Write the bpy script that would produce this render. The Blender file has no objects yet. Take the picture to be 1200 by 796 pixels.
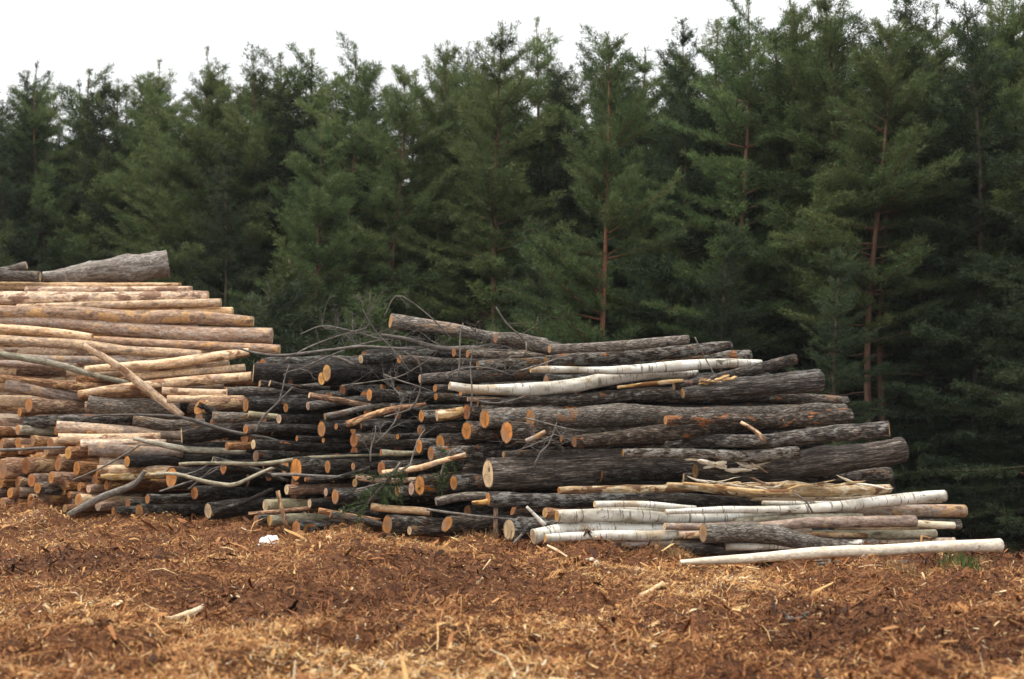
import bpy, math, random
import numpy as np
from mathutils import Vector, noise

# ------------------------------------------------------------------ camera, sky, sun, exposure
F = 1667.0                      # focal length in photo pixels (1200 wide): a 50 mm lens
CAM_H = 1.6
PITCH = math.atan(72.0 / F)
sc = bpy.context.scene
COL = sc.collection
cam_data = bpy.data.cameras.new("camera")
cam = bpy.data.objects.new("camera", cam_data)
COL.objects.link(cam)
cam_data.sensor_width = 36.0
cam_data.lens = 36.0 * F / 1200.0
cam.location = (0, 0, CAM_H)
cam.rotation_euler = (math.pi / 2 + PITCH, 0, 0)
cam_data.clip_start = 0.1
cam_data.clip_end = 2000
cam_data.dof.use_dof = True
cam_data.dof.focus_distance = 16.5
cam_data.dof.aperture_fstop = 1.7
sc.camera = cam

SUN_EL, SUN_AZ = math.radians(60), math.radians(255)     # azimuth clockwise from +Y: behind the camera, to the left
world = bpy.data.worlds.new("World")
sc.world = world
world.use_nodes = True
wn, wl = world.node_tree.nodes, world.node_tree.links
wn.clear()
w_out = wn.new("ShaderNodeOutputWorld")
w_bg = wn.new("ShaderNodeBackground")
w_sky = wn.new("ShaderNodeTexSky")
w_sky.sky_type = 'NISHITA'
w_sky.sun_disc = False
w_sky.sun_elevation = SUN_EL
w_sky.sun_rotation = SUN_AZ
w_sky.dust_density = 4.0
w_mix = wn.new("ShaderNodeMix"); w_mix.data_type = 'RGBA'
w_mix.inputs[0].default_value = 0.85                     # an even cloud deck over the blue sky
# overcast sky: brightest overhead, about a third of that at the horizon
w_tc = wn.new("ShaderNodeTexCoord"); w_sep = wn.new("ShaderNodeSeparateXYZ")
wl.new(w_tc.outputs['Generated'], w_sep.inputs[0])
w_mr = wn.new("ShaderNodeMapRange")
w_mr.inputs['From Min'].default_value = 0.0; w_mr.inputs['From Max'].default_value = 1.0
w_mr.inputs['To Min'].default_value = 9.3; w_mr.inputs['To Max'].default_value = 20.0
wl.new(w_sep.outputs[2], w_mr.inputs['Value'])
w_cl = wn.new("ShaderNodeTexNoise"); w_cl.inputs['Scale'].default_value = 3.0; w_cl.inputs['Detail'].default_value = 4
wl.new(w_tc.outputs['Generated'], w_cl.inputs['Vector'])
w_cm = wn.new("ShaderNodeMapRange"); w_cm.inputs['From Min'].default_value = 0.3; w_cm.inputs['From Max'].default_value = 0.7
w_cm.inputs['To Min'].default_value = 0.95; w_cm.inputs['To Max'].default_value = 1.05
wl.new(w_cl.outputs['Fac'], w_cm.inputs['Value'])
w_ml = wn.new("ShaderNodeMath"); w_ml.operation = 'MULTIPLY'
wl.new(w_mr.outputs[0], w_ml.inputs[0]); wl.new(w_cm.outputs[0], w_ml.inputs[1])
wl.new(w_ml.outputs[0], w_mix.inputs[7])
w_bg.inputs['Strength'].default_value = 0.10
wl.new(w_sky.outputs[0], w_mix.inputs[6])
wl.new(w_mix.outputs[2], w_bg.inputs['Color'])
wl.new(w_bg.outputs[0], w_out.inputs['Surface'])

sun_data = bpy.data.lights.new("sun", 'SUN')
sun_data.energy = 2.6
sun_data.angle = math.radians(10)
sun_data.color = (1.0, 0.93, 0.82)
sun = bpy.data.objects.new("sun", sun_data)
COL.objects.link(sun)
sdir = Vector((math.sin(SUN_AZ) * math.cos(SUN_EL), math.cos(SUN_AZ) * math.cos(SUN_EL), math.sin(SUN_EL)))
sun.rotation_euler = sdir.to_track_quat('Z', 'Y').to_euler()
sun.location = (-10, -10, 30)

vs = sc.view_settings
vs.view_transform = 'Standard'; vs.look = 'None'; vs.exposure = 0.2; vs.gamma = 1.0; vs.use_curve_mapping = False
sc.render.engine = 'CYCLES'
sc.cycles.max_bounces = 5
sc.cycles.diffuse_bounces = 3
sc.cycles.transparent_max_bounces = 4

# ------------------------------------------------------------------ helpers
def at(px, py, D):
    """point seen at photo pixel (px, py) at distance D in front of the camera"""
    cx, cy = (px - 600.0) / F, (398.0 - py) / F
    s, c = math.sin(PITCH), math.cos(PITCH)
    v = Vector((cx, c - cy * s, s + cy * c))
    v *= D / v.y
    return Vector((v.x, v.y, v.z + CAM_H))

def lerp_table(t, x):
    xs, ys = zip(*t)
    return float(np.interp(x, xs, ys))

def tag(o, label=None, cat=None, group=None, kind=None):
    if label: o['label'] = label
    if cat: o['category'] = cat
    if group: o['group'] = group
    if kind: o['kind'] = kind
    return o

def empty(name, loc, label, cat, group=None):
    o = bpy.data.objects.new(name, None)
    COL.objects.link(o)
    o.location = loc
    o.empty_display_size = 0.2
    return tag(o, label, cat, group)

def mesh_obj(name, verts, faces, mat, parent=None, attrs=None, smooth=True):
    me = bpy.data.meshes.new(name)
    me.from_pydata([tuple(v) for v in verts], [], faces)
    me.materials.append(mat)
    if smooth:
        me.polygons.foreach_set("use_smooth", [True] * len(me.polygons))
    for k, vals in (attrs or {}).items():
        a = me.attributes.new(k, 'FLOAT_VECTOR', 'POINT')
        a.data.foreach_set("vector", np.asarray(vals, dtype=np.float32).ravel())
    me.update()
    o = bpy.data.objects.new(name, me)
    COL.objects.link(o)
    if parent: o.parent = parent
    return o

def np_mesh(name, V, loops, nside, mat, attrs=None, smooth=False):
    """fast mesh from numpy arrays; every face has nside corners"""
    me = bpy.data.meshes.new(name)
    nf = len(loops) // nside
    me.vertices.add(len(V)); me.vertices.foreach_set("co", np.asarray(V, np.float32).ravel())
    me.loops.add(len(loops)); me.loops.foreach_set("vertex_index", np.asarray(loops, np.int32))
    me.polygons.add(nf)
    me.polygons.foreach_set("loop_start", np.arange(0, nf * nside, nside, dtype=np.int32))
    me.polygons.foreach_set("loop_total", np.full(nf, nside, np.int32))
    if smooth: me.polygons.foreach_set("use_smooth", np.ones(nf, bool))
    me.materials.append(mat)
    for k, vals in (attrs or {}).items():
        a = me.attributes.new(k, 'FLOAT_VECTOR', 'POINT')
        a.data.foreach_set("vector", np.asarray(vals, np.float32).ravel())
    me.update(calc_edges=True)
    me.validate()
    return me

# ------------------------------------------------------------------ material helpers
class NT:
    def __init__(self, name):
        self.m = bpy.data.materials.new(name)
        self.m.use_nodes = True
        self.n, self.l = self.m.node_tree.nodes, self.m.node_tree.links
        self.b = self.n['Principled BSDF']
        self.b.inputs['Roughness'].default_value = 0.85
        self.b.inputs['Specular IOR Level'].default_value = 0.25
    def link(self, a, b): self.l.new(a, b)
    def attr(self, name):
        a = self.n.new('ShaderNodeAttribute'); a.attribute_name = name
        return a.outputs['Vector']
    def mapping(self, v, scale, loc=None):
        m = self.n.new('ShaderNodeMapping')
        m.inputs['Scale'].default_value = scale
        if loc is not None: m.inputs['Location'].default_value = loc
        self.link(v, m.inputs['Vector'])
        return m.outputs[0]
    def noise(self, v, scale=1.0, detail=4, rough=0.6, dist=0.0):
        t = self.n.new('ShaderNodeTexNoise')
        t.inputs['Scale'].default_value = scale; t.inputs['Detail'].default_value = detail
        t.inputs['Roughness'].default_value = rough; t.inputs['Distortion'].default_value = dist
        self.link(v, t.inputs['Vector'])
        return t.outputs['Fac']
    def voronoi(self, v, scale=1.0, feature='DISTANCE_TO_EDGE', rnd=1.0):
        t = self.n.new('ShaderNodeTexVoronoi'); t.feature = feature
        t.inputs['Scale'].default_value = scale; t.inputs['Randomness'].default_value = rnd
        self.link(v, t.inputs['Vector'])
        return t.outputs['Distance']
    def ramp(self, f, stops, interp='LINEAR'):
        r = self.n.new('ShaderNodeValToRGB'); r.color_ramp.interpolation = interp
        e = r.color_ramp.elements
        while len(e) < len(stops): e.new(0.5)
        for el, (p, c) in zip(e, stops):
            el.position = p
            el.color = (c, c, c, 1) if not isinstance(c, (tuple, list)) else (*c, 1)
        self.link(f, r.inputs[0])
        return r.outputs[0]
    def mix(self, f, a, b, mode='MIX'):
        m = self.n.new('ShaderNodeMix'); m.data_type = 'RGBA'; m.blend_type = mode
        for sock, v in ((m.inputs[0], f), (m.inputs[6], a), (m.inputs[7], b)):
            if hasattr(v, 'links'): self.link(v, sock)
            elif isinstance(v, (int, float)): sock.default_value = v
            else: sock.default_value = (*v, 1)
        return m.outputs[2]
    def math(self, op, a, b=0.0):
        m = self.n.new('ShaderNodeMath'); m.operation = op
        for sock, v in ((m.inputs[0], a), (m.inputs[1], b)):
            if hasattr(v, 'links'): self.link(v, sock)
            else: sock.default_value = v
        return m.outputs[0]
    def info(self, what):
        i = self.n.new('ShaderNodeObjectInfo')
        return i.outputs[what]
    def bump(self, h, strength, dist):
        b = self.n.new('ShaderNodeBump')
        b.inputs['Strength'].default_value = strength; b.inputs['Distance'].default_value = dist
        self.link(h, b.inputs['Height']); self.link(b.outputs[0], self.b.inputs['Normal'])
    def color(self, c): self.link(c, self.b.inputs['Base Color'])

def bark_material(name, cols, along, across, bump, patch=None, patch_amt=0.6, lichen=None, lichen_amt=0.62, plates=True, speck=0.55, bare=None):
    t = NT(name)
    v = t.attr('lg')
    rnd = t.info('Random')
    def jit(k, amt): return t.math('MULTIPLY', t.math('SUBTRACT', t.math('FRACT', t.math('MULTIPLY', rnd, k)), 0.5), amt)
    vs_ = t.mapping(v, (along, across, across))
    n1 = t.noise(vs_, 1.0, 6, 0.68, 0.3)
    base = t.ramp(n1, [(0.28, cols[0]), (0.5, cols[1]), (0.74, cols[2])])
    h = n1
    if plates:
        vo = t.voronoi(t.mapping(v, (along * 1.3, across * 1.6, across * 1.6)), 1.0)
        crack = t.ramp(vo, [(0.0, 0.0), (0.22, 1.0)])
        base = t.mix(1.0, base, t.ramp(vo, [(0.0, 0.45), (0.2, 1.0)]), 'MULTIPLY')
        h = t.mix(0.5, n1, crack)
    if lichen:
        n2 = t.noise(t.mapping(v, (7, 16, 16), (3, 1, 7)), 1.0, 5, 0.7)
        n2 = t.math('ADD', n2, jit(13.7, 0.17))
        base = t.mix(t.ramp(n2, [(lichen_amt, 0.0), (lichen_amt + 0.1, 0.85)]), base, lichen)
    if patch:
        n3 = t.noise(t.mapping(v, (3.2, 7, 7), (9, 4, 2)), 1.0, 4, 0.6, 0.6)
        n3 = t.math('ADD', n3, jit(29.3, 0.12))
        base = t.mix(t.ramp(n3, [(patch_amt, 0.0), (patch_amt + 0.035, 0.9)]), base, patch)
    if bare:
        n5 = t.math('ADD', t.noise(t.mapping(v, (1.1, 3.0, 3.0), (6, 2, 9)), 1.0, 5, 0.6, 0.8), jit(47.1, 0.14))
        base = t.mix(t.ramp(n5, [(0.665, 0.0), (0.69, 0.9)]), base, t.mix(n1, bare, tuple(q * 0.55 for q in bare)))
    if not plates:                       # knots where side branches were trimmed off
        kn = t.voronoi(t.mapping(v, (2.4, 6.0, 6.0), (3, 3, 3)), 1.0, 'F1')
        base = t.mix(t.ramp(kn, [(0.0, 0.85), (0.11, 0.75), (0.19, 0.0)]), base, tuple(q * 0.28 for q in cols[1]))
    fine = t.noise(t.mapping(v, (22, 46, 46), (2, 6, 4)), 1.0, 4, 0.7)
    base = t.mix(1.0, base, t.ramp(fine, [(0.34, speck), (0.62, 1.12)]), 'MULTIPLY')
    r = t.info('Random')
    hsv = t.n.new('ShaderNodeHueSaturation')
    t.link(t.ramp(r, [(0, 0.72), (1, 1.25)]), hsv.inputs['Value'])
    r2 = t.math('FRACT', t.math('MULTIPLY', r, 7.31))
    t.link(t.ramp(r2, [(0, 0.75), (1, 1.2)]), hsv.inputs['Saturation'])
    t.link(base, hsv.inputs['Color'])
    t.color(hsv.outputs[0])
    t.bump(h, bump, 0.02)
    return t.m

def birch_material():
    t = NT('birch_bark')
    v = t.attr('lg')
    n1 = t.noise(t.mapping(v, (3, 6, 6)), 1.0, 4, 0.6)
    base = t.ramp(n1, [(0.3, (0.27, 0.235, 0.17)), (0.48, (0.62, 0.59, 0.51)), (0.72, (0.88, 0.865, 0.81))])
    lent = t.noise(t.mapping(v, (38, 5.5, 5.5)), 1.0, 3, 0.6)
    base = t.mix(t.ramp(lent, [(0.57, 0.0), (0.64, 0.8)]), base, (0.12, 0.095, 0.07))
    n3 = t.noise(t.mapping(v, (3.5, 9, 9), (5, 5, 5)), 1.0, 4, 0.65, 0.5)
    base = t.mix(t.ramp(n3, [(0.60, 0.0), (0.66, 0.9)]), base, (0.07, 0.05, 0.035))
    rnd = t.info('Random')
    n4 = t.math('ADD', t.noise(t.mapping(v, (1.7, 5, 5), (1, 8, 3)), 1.0, 5, 0.65), t.math('MULTIPLY', t.math('SUBTRACT', rnd, 0.5), 0.09))
    base = t.mix(t.ramp(n4, [(0.57, 0.0), (0.66, 0.75)]), base, (0.40, 0.29, 0.17))
    base = t.mix(1.0, base, t.info('Color'), 'MULTIPLY')
    t.color(base)
    t.bump(t.mix(0.5, n1, lent), 0.25, 0.01)
    t.b.inputs['Roughness'].default_value = 0.6
    return t.m

def cut_material():
    """sawn wood: growth rings round the pith, saw marks, a few drying cracks; tinted by the object's colour"""
    t = NT('sawn_end')
    v = t.attr('face')                       # (u, v, radius) in metres on the sawn face
    sep = t.n.new('ShaderNodeSeparateXYZ'); t.link(v, sep.inputs[0])
    comb = t.n.new('ShaderNodeCombineXYZ'); t.link(sep.outputs[0], comb.inputs[0]); t.link(sep.outputs[1], comb.inputs[1])
    rnd = t.info('Random')
    t.link(t.math('MULTIPLY', rnd, 40.0), comb.inputs[2])
    warp = t.noise(comb.outputs[0], 9.0, 2)
    ln = t.n.new('ShaderNodeVectorMath'); ln.operation = 'LENGTH'
    c2 = t.n.new('ShaderNodeCombineXYZ'); t.link(sep.outputs[0], c2.inputs[0]); t.link(sep.outputs[1], c2.inputs[1])
    t.link(c2.outputs[0], ln.inputs[0])
    rad = t.math('ADD', ln.outputs['Value'], t.math('MULTIPLY', warp, 0.03))
    rings = t.math('SINE', t.math('MULTIPLY', rad, 420.0))
    rel = t.math('DIVIDE', ln.outputs['Value'], sep.outputs[2])
    body = t.ramp(rel, [(0.0, 0.42), (0.12, 0.70), (0.45, 0.76), (0.66, 1.0), (0.90, 1.04), (1.0, 0.62)])
    base = t.mix(1.0, t.info('Color'), body, 'MULTIPLY')
    base = t.mix(t.math('MULTIPLY', t.ramp(rings, [(0.2, 0.0), (1.0, 1.0)]), 0.45), base, t.mix(1.0, t.info('Color'), (0.55, 0.45, 0.4), 'MULTIPLY'))
    stain = t.noise(comb.outputs[0], 14.0, 4, 0.6)
    base = t.mix(t.ramp(stain, [(0.45, 0.0), (0.75, 0.6)]), base, t.mix(1.0, t.info('Color'), (0.5, 0.36, 0.28), 'MULTIPLY'))
    ang = t.math('ARCTAN2', sep.outputs[1], sep.outputs[0])
    crack = t.math('POWER', t.math('ABSOLUTE', t.math('SINE', t.math('ADD', t.math('MULTIPLY', ang, 1.5), t.math('ADD', t.math('MULTIPLY', rnd, 31.0), t.math('MULTIPLY', warp, 1.6))))), 90.0)
    crack = t.math('MULTIPLY', crack, t.ramp(rel, [(0.0, 0.3), (0.15, 1.0), (0.6, 1.0), (0.95, 0.25)]))
    base = t.mix(t.math('MULTIPLY', crack, 0.75), base, (0.05, 0.028, 0.014))
    grime = t.noise(comb.outputs[0], 5.0, 3, 0.6)
    base = t.mix(t.ramp(t.math('ADD', grime, t.math('MULTIPLY', t.math('FRACT', t.math('MULTIPLY', rnd, 17.0)), 0.16)), [(0.56, 0.0), (0.72, 0.6)]), base, (0.20, 0.15, 0.11))
    t.color(base)
    t.bump(t.mix(0.4, t.noise(comb.outputs[0], 60, 3), stain), 0.4, 0.006)
    return t.m

def plain(name, c0, c1, scale, coord='Object', rough=0.85, bump=0.0, stretch=(1, 1, 1)):
    t = NT(name)
    tc = t.n.new('ShaderNodeTexCoord')
    n = t.noise(t.mapping(tc.outputs[coord], stretch), scale, 5, 0.65)
    t.color(t.ramp(n, [(0.3, c0), (0.7, c1)]))
    t.b.inputs['Roughness'].default_value = rough
    if bump: t.bump(n, bump, 0.02)
    return t.m

BARK = {
    'dark':  bark_material('dark_bark', [(0.011, 0.008, 0.005), (0.076, 0.056, 0.041), (0.36, 0.30, 0.245)], 7, 24, 1.0,
                           patch=(0.30, 0.12, 0.045), patch_amt=0.64, lichen=(0.30, 0.285, 0.255), lichen_amt=0.53, bare=(0.30, 0.185, 0.105)),
    'black': bark_material('dark_shaded_bark', [(0.007, 0.005, 0.004), (0.032, 0.024, 0.019), (0.175, 0.15, 0.125)], 7, 24, 1.0,  # darker old bark, with the shade of the stack gaps put into its colour
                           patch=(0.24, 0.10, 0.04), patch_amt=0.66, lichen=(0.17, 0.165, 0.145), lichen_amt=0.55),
    'rough': bark_material('furrowed_bark', [(0.015, 0.012, 0.010), (0.112, 0.091, 0.076), (0.42, 0.365, 0.315)], 2.6, 30, 1.0,
                           patch=(0.26, 0.12, 0.06), patch_amt=0.71, lichen=(0.30, 0.285, 0.26), lichen_amt=0.60),
    'gnarl': bark_material('gnarled_bark', [(0.05, 0.042, 0.036), (0.27, 0.235, 0.205), (0.58, 0.53, 0.48)], 1.7, 26, 1.0,
                           lichen=(0.50, 0.465, 0.42), lichen_amt=0.52, plates=False),
    'grey':  bark_material('grey_bark', [(0.052, 0.040, 0.031), (0.20, 0.165, 0.133), (0.45, 0.39, 0.325)], 8, 22, 0.8, bare=(0.42, 0.27, 0.15),
                           patch=(0.30, 0.15, 0.07), patch_amt=0.66, lichen=(0.34, 0.34, 0.29), lichen_amt=0.62),
    'peeled': bark_material('peeled_wood', [(0.48, 0.38, 0.25), (0.76, 0.67, 0.51), (0.86, 0.80, 0.68)], 2.5, 16, 0.3,
                           patch=(0.30, 0.20, 0.11), patch_amt=0.595, lichen=(0.55, 0.47, 0.36), lichen_amt=0.54, plates=False, speck=0.75),
    'pale':  bark_material('stripped_pine', [(0.30, 0.165, 0.09), (0.68, 0.475, 0.295), (0.84, 0.69, 0.51)], 4.0, 16, 0.45,
                           patch=(0.22, 0.11, 0.06), patch_amt=0.575, lichen=(0.36, 0.27, 0.215), lichen_amt=0.535, plates=False),
    'pink':  bark_material('pinkish_bark', [(0.12, 0.070, 0.046), (0.38, 0.255, 0.18), (0.66, 0.50, 0.37)], 7, 22, 0.6,
                           patch=(0.58, 0.36, 0.18), patch_amt=0.575, lichen=(0.44, 0.40, 0.36), lichen_amt=0.52, plates=False),
    'red':   bark_material('red_brown_bark', [(0.10, 0.046, 0.024), (0.36, 0.185, 0.095), (0.62, 0.395, 0.23)], 6, 22, 0.7,
                           patch=(0.62, 0.40, 0.20), patch_amt=0.585, lichen=(0.36, 0.25, 0.18), lichen_amt=0.60),
    'aspen': bark_material('olive_bark', [(0.14, 0.12, 0.075), (0.35, 0.31, 0.21), (0.56, 0.52, 0.38)], 6, 16, 0.3,
                           patch=(0.20, 0.14, 0.08), patch_amt=0.62, plates=False),
    'torn':  bark_material('splintered_wood', [(0.20, 0.10, 0.04), (0.52, 0.345, 0.165), (0.80, 0.66, 0.45)], 1.6, 34, 1.0,
                           patch=(0.15, 0.065, 0.03), patch_amt=0.555, lichen=(0.78, 0.68, 0.50), lichen_amt=0.55, plates=False, speck=0.7),
    'twig':  bark_material('dead_twig', [(0.06, 0.052, 0.044), (0.16, 0.14, 0.12), (0.34, 0.31, 0.27)], 9, 40, 0.2, plates=False),
    'birch': birch_material(),
}
CUT = cut_material()
CUTCOL = {'O': (0.48, 0.205, 0.052), 'C': (0.70, 0.53, 0.31), 'R': (0.33, 0.135, 0.048), 'Y': (0.60, 0.33, 0.10),
          'T': (0.50, 0.29, 0.12), 'P': (0.58, 0.40, 0.28), 'G': (0.30, 0.26, 0.22)}
# ------------------------------------------------------------------ terrain
rng = np.random.default_rng(7)
random.seed(5)
_W = []
for lam, amp, n in ((5.0, 0.045, 5), (2.2, 0.035, 7), (1.1, 0.034, 9), (0.6, 0.024, 12), (0.33, 0.014, 14)):
    for _ in range(n):
        th = rng.uniform(0, 2 * math.pi); k = 2 * math.pi / (lam * rng.uniform(0.8, 1.25))
        _W.append((k * math.cos(th), k * math.sin(th), rng.uniform(0, 6.28), amp * rng.uniform(0.6, 1.2) / math.sqrt(n) * 1.7))

def ground_z(x, y):
    x = np.asarray(x, float); y = np.asarray(y, float)
    z = np.zeros(np.broadcast(x, y).shape)
    for kx, ky, p, a in _W:
        z = z + a * np.sin(kx * x + ky * y + p)
    near = np.clip((30 - y) / 6, 0, 1)
    z = z * (0.35 + 0.65 * near)
    # loose banks of bark mulch pushed up along the foot of the stacks
    z = z + 0.13 * np.exp(-((y - (17.6 - 0.30 * x - 1.6)) / 0.5) ** 2) * np.clip((2.2 - x) / 1.5, 0, 1) * (0.6 + 0.4 * np.sin(1.7 * x + 0.5))
    z = z - 0.15 * np.clip((y - 13.1) / 0.7, 0, 1) * np.clip((x - 1.3) / 1.0, 0, 1)
    # behind the stacks the clearing drops towards the forest
    y0 = np.interp(x, [-40, -8, -4, 0, 3, 4.8, 6, 9, 40], [30, 28, 26, 22.5, 20, 17.3, 14.9, 14.4, 14.4])
    t = np.clip((y - y0) / 7.0, 0, 1)
    z = z - 2.3 * (t * t * (3 - 2 * t))
    return z

def gz(x, y): return float(ground_z(x, y))

def mulch_tone(x, y):
    """0 = dark red-brown humus, 1 = fresh yellow shavings (how fresh the litter is in that spot)"""
    v = (0.5 + 0.22 * np.sin(0.55 * x + 0.9 * y + 1.1) + 0.20 * np.sin(1.3 * x - 0.7 * y + 2.0)
         + 0.16 * np.sin(2.1 * x + 1.9 * y) + 0.10 * np.sin(4.3 * x - 3.1 * y + 0.7))
    return np.clip(v + np.interp(y, [7, 11, 15], [0.09, 0.02, -0.09]) - 0.05 * np.clip(x - 1, 0, 5) / 2, 0, 1)

def soil_material():
    t = NT('bark_mulch_soil')
    tc = t.n.new('ShaderNodeTexCoord')
    n1 = t.noise(t.mapping(tc.outputs['Object'], (14, 20, 14)), 1.0, 8, 0.72, 0.4)
    n2 = t.noise(t.mapping(tc.outputs['Object'], (0.7, 0.9, 1)), 1.0, 5, 0.6)
    c = t.ramp(n1, [(0.3, (0.045, 0.018, 0.008)), (0.5, (0.17, 0.068, 0.027)), (0.72, (0.36, 0.175, 0.07))])
    c = t.mix(t.ramp(n2, [(0.35, 0.75), (0.65, 0.0)]), c, t.mix(1.0, c, (0.45, 0.38, 0.36), 'MULTIPLY'))
    t.color(c); t.bump(n1, 0.9, 0.04)
    return t.m

xs = np.unique(np.concatenate([np.arange(-11, 11.01, 0.085), np.linspace(-11, -60, 40), np.linspace(11, 60, 40), [-600, -300, -150, -90, 90, 150, 300, 600]]))
ys = np.unique(np.concatenate([np.arange(5.5, 23, 0.085), np.linspace(23, 70, 60), np.linspace(5.5, -30, 20), [-300, -100, 90, 120, 200, 400, 900]]))
GX, GY = np.meshgrid(xs, ys)
GZ = ground_z(GX, GY)
nx, ny = len(xs), len(ys)
ii = (np.arange(ny - 1)[:, None] * nx + np.arange(nx - 1)[None, :]).ravel()
loops = np.stack([ii, ii + 1, ii + nx + 1, ii + nx], 1).ravel()
gm = np_mesh('ground', np.stack([GX, GY, GZ], -1).reshape(-1, 3), loops, 4, soil_material(), smooth=True)
ground = bpy.data.objects.new('ground', gm); COL.objects.link(ground)
tag(ground, 'reddish brown ground of bark mulch and soil in front of the log piles', None, None, 'structure')

# ------------------------------------------------------------------ bark chips and shavings covering the ground
def chip_material():
    t = NT('shredded_bark')
    a = t.attr('tone')
    sep = t.n.new('ShaderNodeSeparateXYZ'); t.link(a, sep.inputs[0])
    c = t.ramp(sep.outputs[0], [(0.0, (0.034, 0.013, 0.007)), (0.22, (0.130, 0.046, 0.017)), (0.5, (0.325, 0.137, 0.049)),
                                (0.75, (0.57, 0.315, 0.118)), (0.92, (0.64, 0.44, 0.20)), (1.0, (0.70, 0.56, 0.37))])
    tc = t.n.new('ShaderNodeTexCoord')
    n = t.noise(t.mapping(tc.outputs['Object'], (60, 60, 60)), 1.0, 3, 0.6)
    c = t.mix(1.0, c, t.ramp(n, [(0.3, 0.65), (0.7, 1.15)]), 'MULTIPLY')
    t.color(c)
    return t.m

def chips(n, lmed, wmed, seed, ymin=7.0, ymax=19.5, lift=0.012, dark=0.0):
    r = np.random.default_rng(seed)
    u = r.uniform(0, 1, n)
    y = ymin * (ymax / ymin) ** (u ** 0.9)
    x = r.uniform(-1, 1, n) * (y * 0.40 + 1.0)
    L = lmed * np.exp(r.normal(0, 0.55, n)); W = wmed * np.exp(r.normal(0, 0.5, n))
    L = np.clip(L, 0.015, 0.34); W = np.minimum(np.clip(W, 0.003, 0.05), L * 0.6)
    yaw = r.uniform(0, math.pi * 2, n); tilt = r.normal(0, 0.38, n); roll = r.normal(0, 0.6, n); bend = r.normal(0, 0.22, n) * L
    z = ground_z(x, y) + lift * r.uniform(0.2, 2.2, n) + np.abs(np.sin(tilt)) * L * 0.25
    ax = np.stack([np.cos(yaw) * np.cos(tilt), np.sin(yaw) * np.cos(tilt), np.sin(tilt)], 1)
    side = np.stack([-np.sin(yaw) * np.cos(roll), np.cos(yaw) * np.cos(roll), np.sin(roll)], 1)
    up = np.cross(ax, side)
    c = np.stack([x, y, z], 1)
    V = np.zeros((n, 6, 3), np.float32)
    for k, (s, b, wk) in enumerate(((-0.5, 0.0, 0.7), (0.0, 1.0, 1.0), (0.5, 0.0, 0.5))):
        p = c + ax * (s * L)[:, None] + up * (b * bend)[:, None]
        V[:, 2 * k] = p - side * (W * 0.5 * wk)[:, None]
        V[:, 2 * k + 1] = p + side * (W * 0.5 * wk)[:, None]
    tone = -dark + np.clip(mulch_tone(x, y) * 0.62 + r.normal(0.16, 0.18, n), 0, 1)
    pale = r.uniform(0, 1, n) < 0.035
    tone[pale] = r.uniform(0.85, 1.0, pale.sum())
    tone = np.clip(tone, 0, 1)
    T = np.zeros((n, 6, 3), np.float32); T[:, :, 0] = tone[:, None]
    q = np.array([0, 2, 3, 1, 2, 4, 5, 3])
    loops = (np.arange(n)[:, None] * 6 + q[None, :]).ravel()
    return V.reshape(-1, 3), loops, T.reshape(-1, 3)

parts = [chips(220000, 0.034, 0.0075, 1), chips(90000, 0.062, 0.0042, 2, lift=0.016), chips(5000, 0.085, 0.017, 3, lift=0.016), chips(900, 0.12, 0.030, 4, lift=0.016, dark=0.2),
         chips(1500, 0.15, 0.032, 5, ymin=13.2, ymax=20.5, lift=0.02, dark=0.08)]
off = 0; VV = []; LL = []; TT = []
for V, L_, T in parts:
    VV.append(V); LL.append(L_ + off); TT.append(T); off += len(V)
cm = np_mesh('bark_chips', np.concatenate(VV), np.concatenate(LL), 4, chip_material(), {'tone': np.concatenate(TT)})
co = bpy.data.objects.new('bark_chips', cm); COL.objects.link(co)
tag(co, 'shredded bark chips and shavings covering the ground', 'wood chips', None, 'stuff')
# ------------------------------------------------------------------ logs
FOOT = [(-140, 21.4), (0, 20.0), (80, 19.6), (160, 18.9), (350, 17.0), (450, 16.6), (597, 15.9), (640, 15.8), (820, 16.1), (1000, 16.8), (1200, 17.5)]
ANGLE = [(0, 50), (160, 45), (290, 39), (400, 36), (530, 33), (610, 27), (700, 22), (820, 20), (1200, 18)]
SETBACK = 0.72                       # how far the face of the stacks leans back per metre of height

def depth_of(px, py):
    Db = lerp_table(FOOT, px)
    yg = 470 + F * CAM_H / Db
    h = max(0.0, (yg - py) * Db / F)
    return Db + SETBACK * h

def catmull(P, n):
    """P: list of Vectors (with radius as 4th entry); n samples spread by length"""
    P = [np.array(p, float) for p in P]
    if len(P) == 2:
        return [P[0] + (P[1] - P[0]) * (i / (n - 1)) for i in range(n)]
    E = [2 * P[0] - P[1]] + P + [2 * P[-1] - P[-2]]
    seg = [np.linalg.norm(P[i + 1][:3] - P[i][:3]) for i in range(len(P) - 1)]
    cum = np.concatenate([[0], np.cumsum(seg)])
    out = []
    for s in np.linspace(0, cum[-1], n):
        i = min(int(np.searchsorted(cum, s, side='right')) - 1, len(P) - 2)
        t = (s - cum[i]) / max(seg[i], 1e-6)
        p0, p1, p2, p3 = E[i], E[i + 1], E[i + 2], E[i + 3]
        out.append(0.5 * ((2 * p1) + (-p0 + p2) * t + (2 * p0 - 5 * p1 + 4 * p2 - p3) * t * t + (-p0 + 3 * p1 - 3 * p2 + p3) * t ** 3))
    return out

def frames(C):
    T = []
    for i in range(len(C)):
        a, b = C[max(i - 1, 0)][:3], C[min(i + 1, len(C) - 1)][:3]
        d = Vector(b - a); d.normalize(); T.append(d)
    ref = Vector((0, 0, 1)) if abs(T[0].z) < 0.8 else Vector((0, 1, 0))
    N = []
    for d in T:
        n = d.cross(ref).normalized()
        N.append((n, n.cross(d).normalized()))
    return T, N

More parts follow.
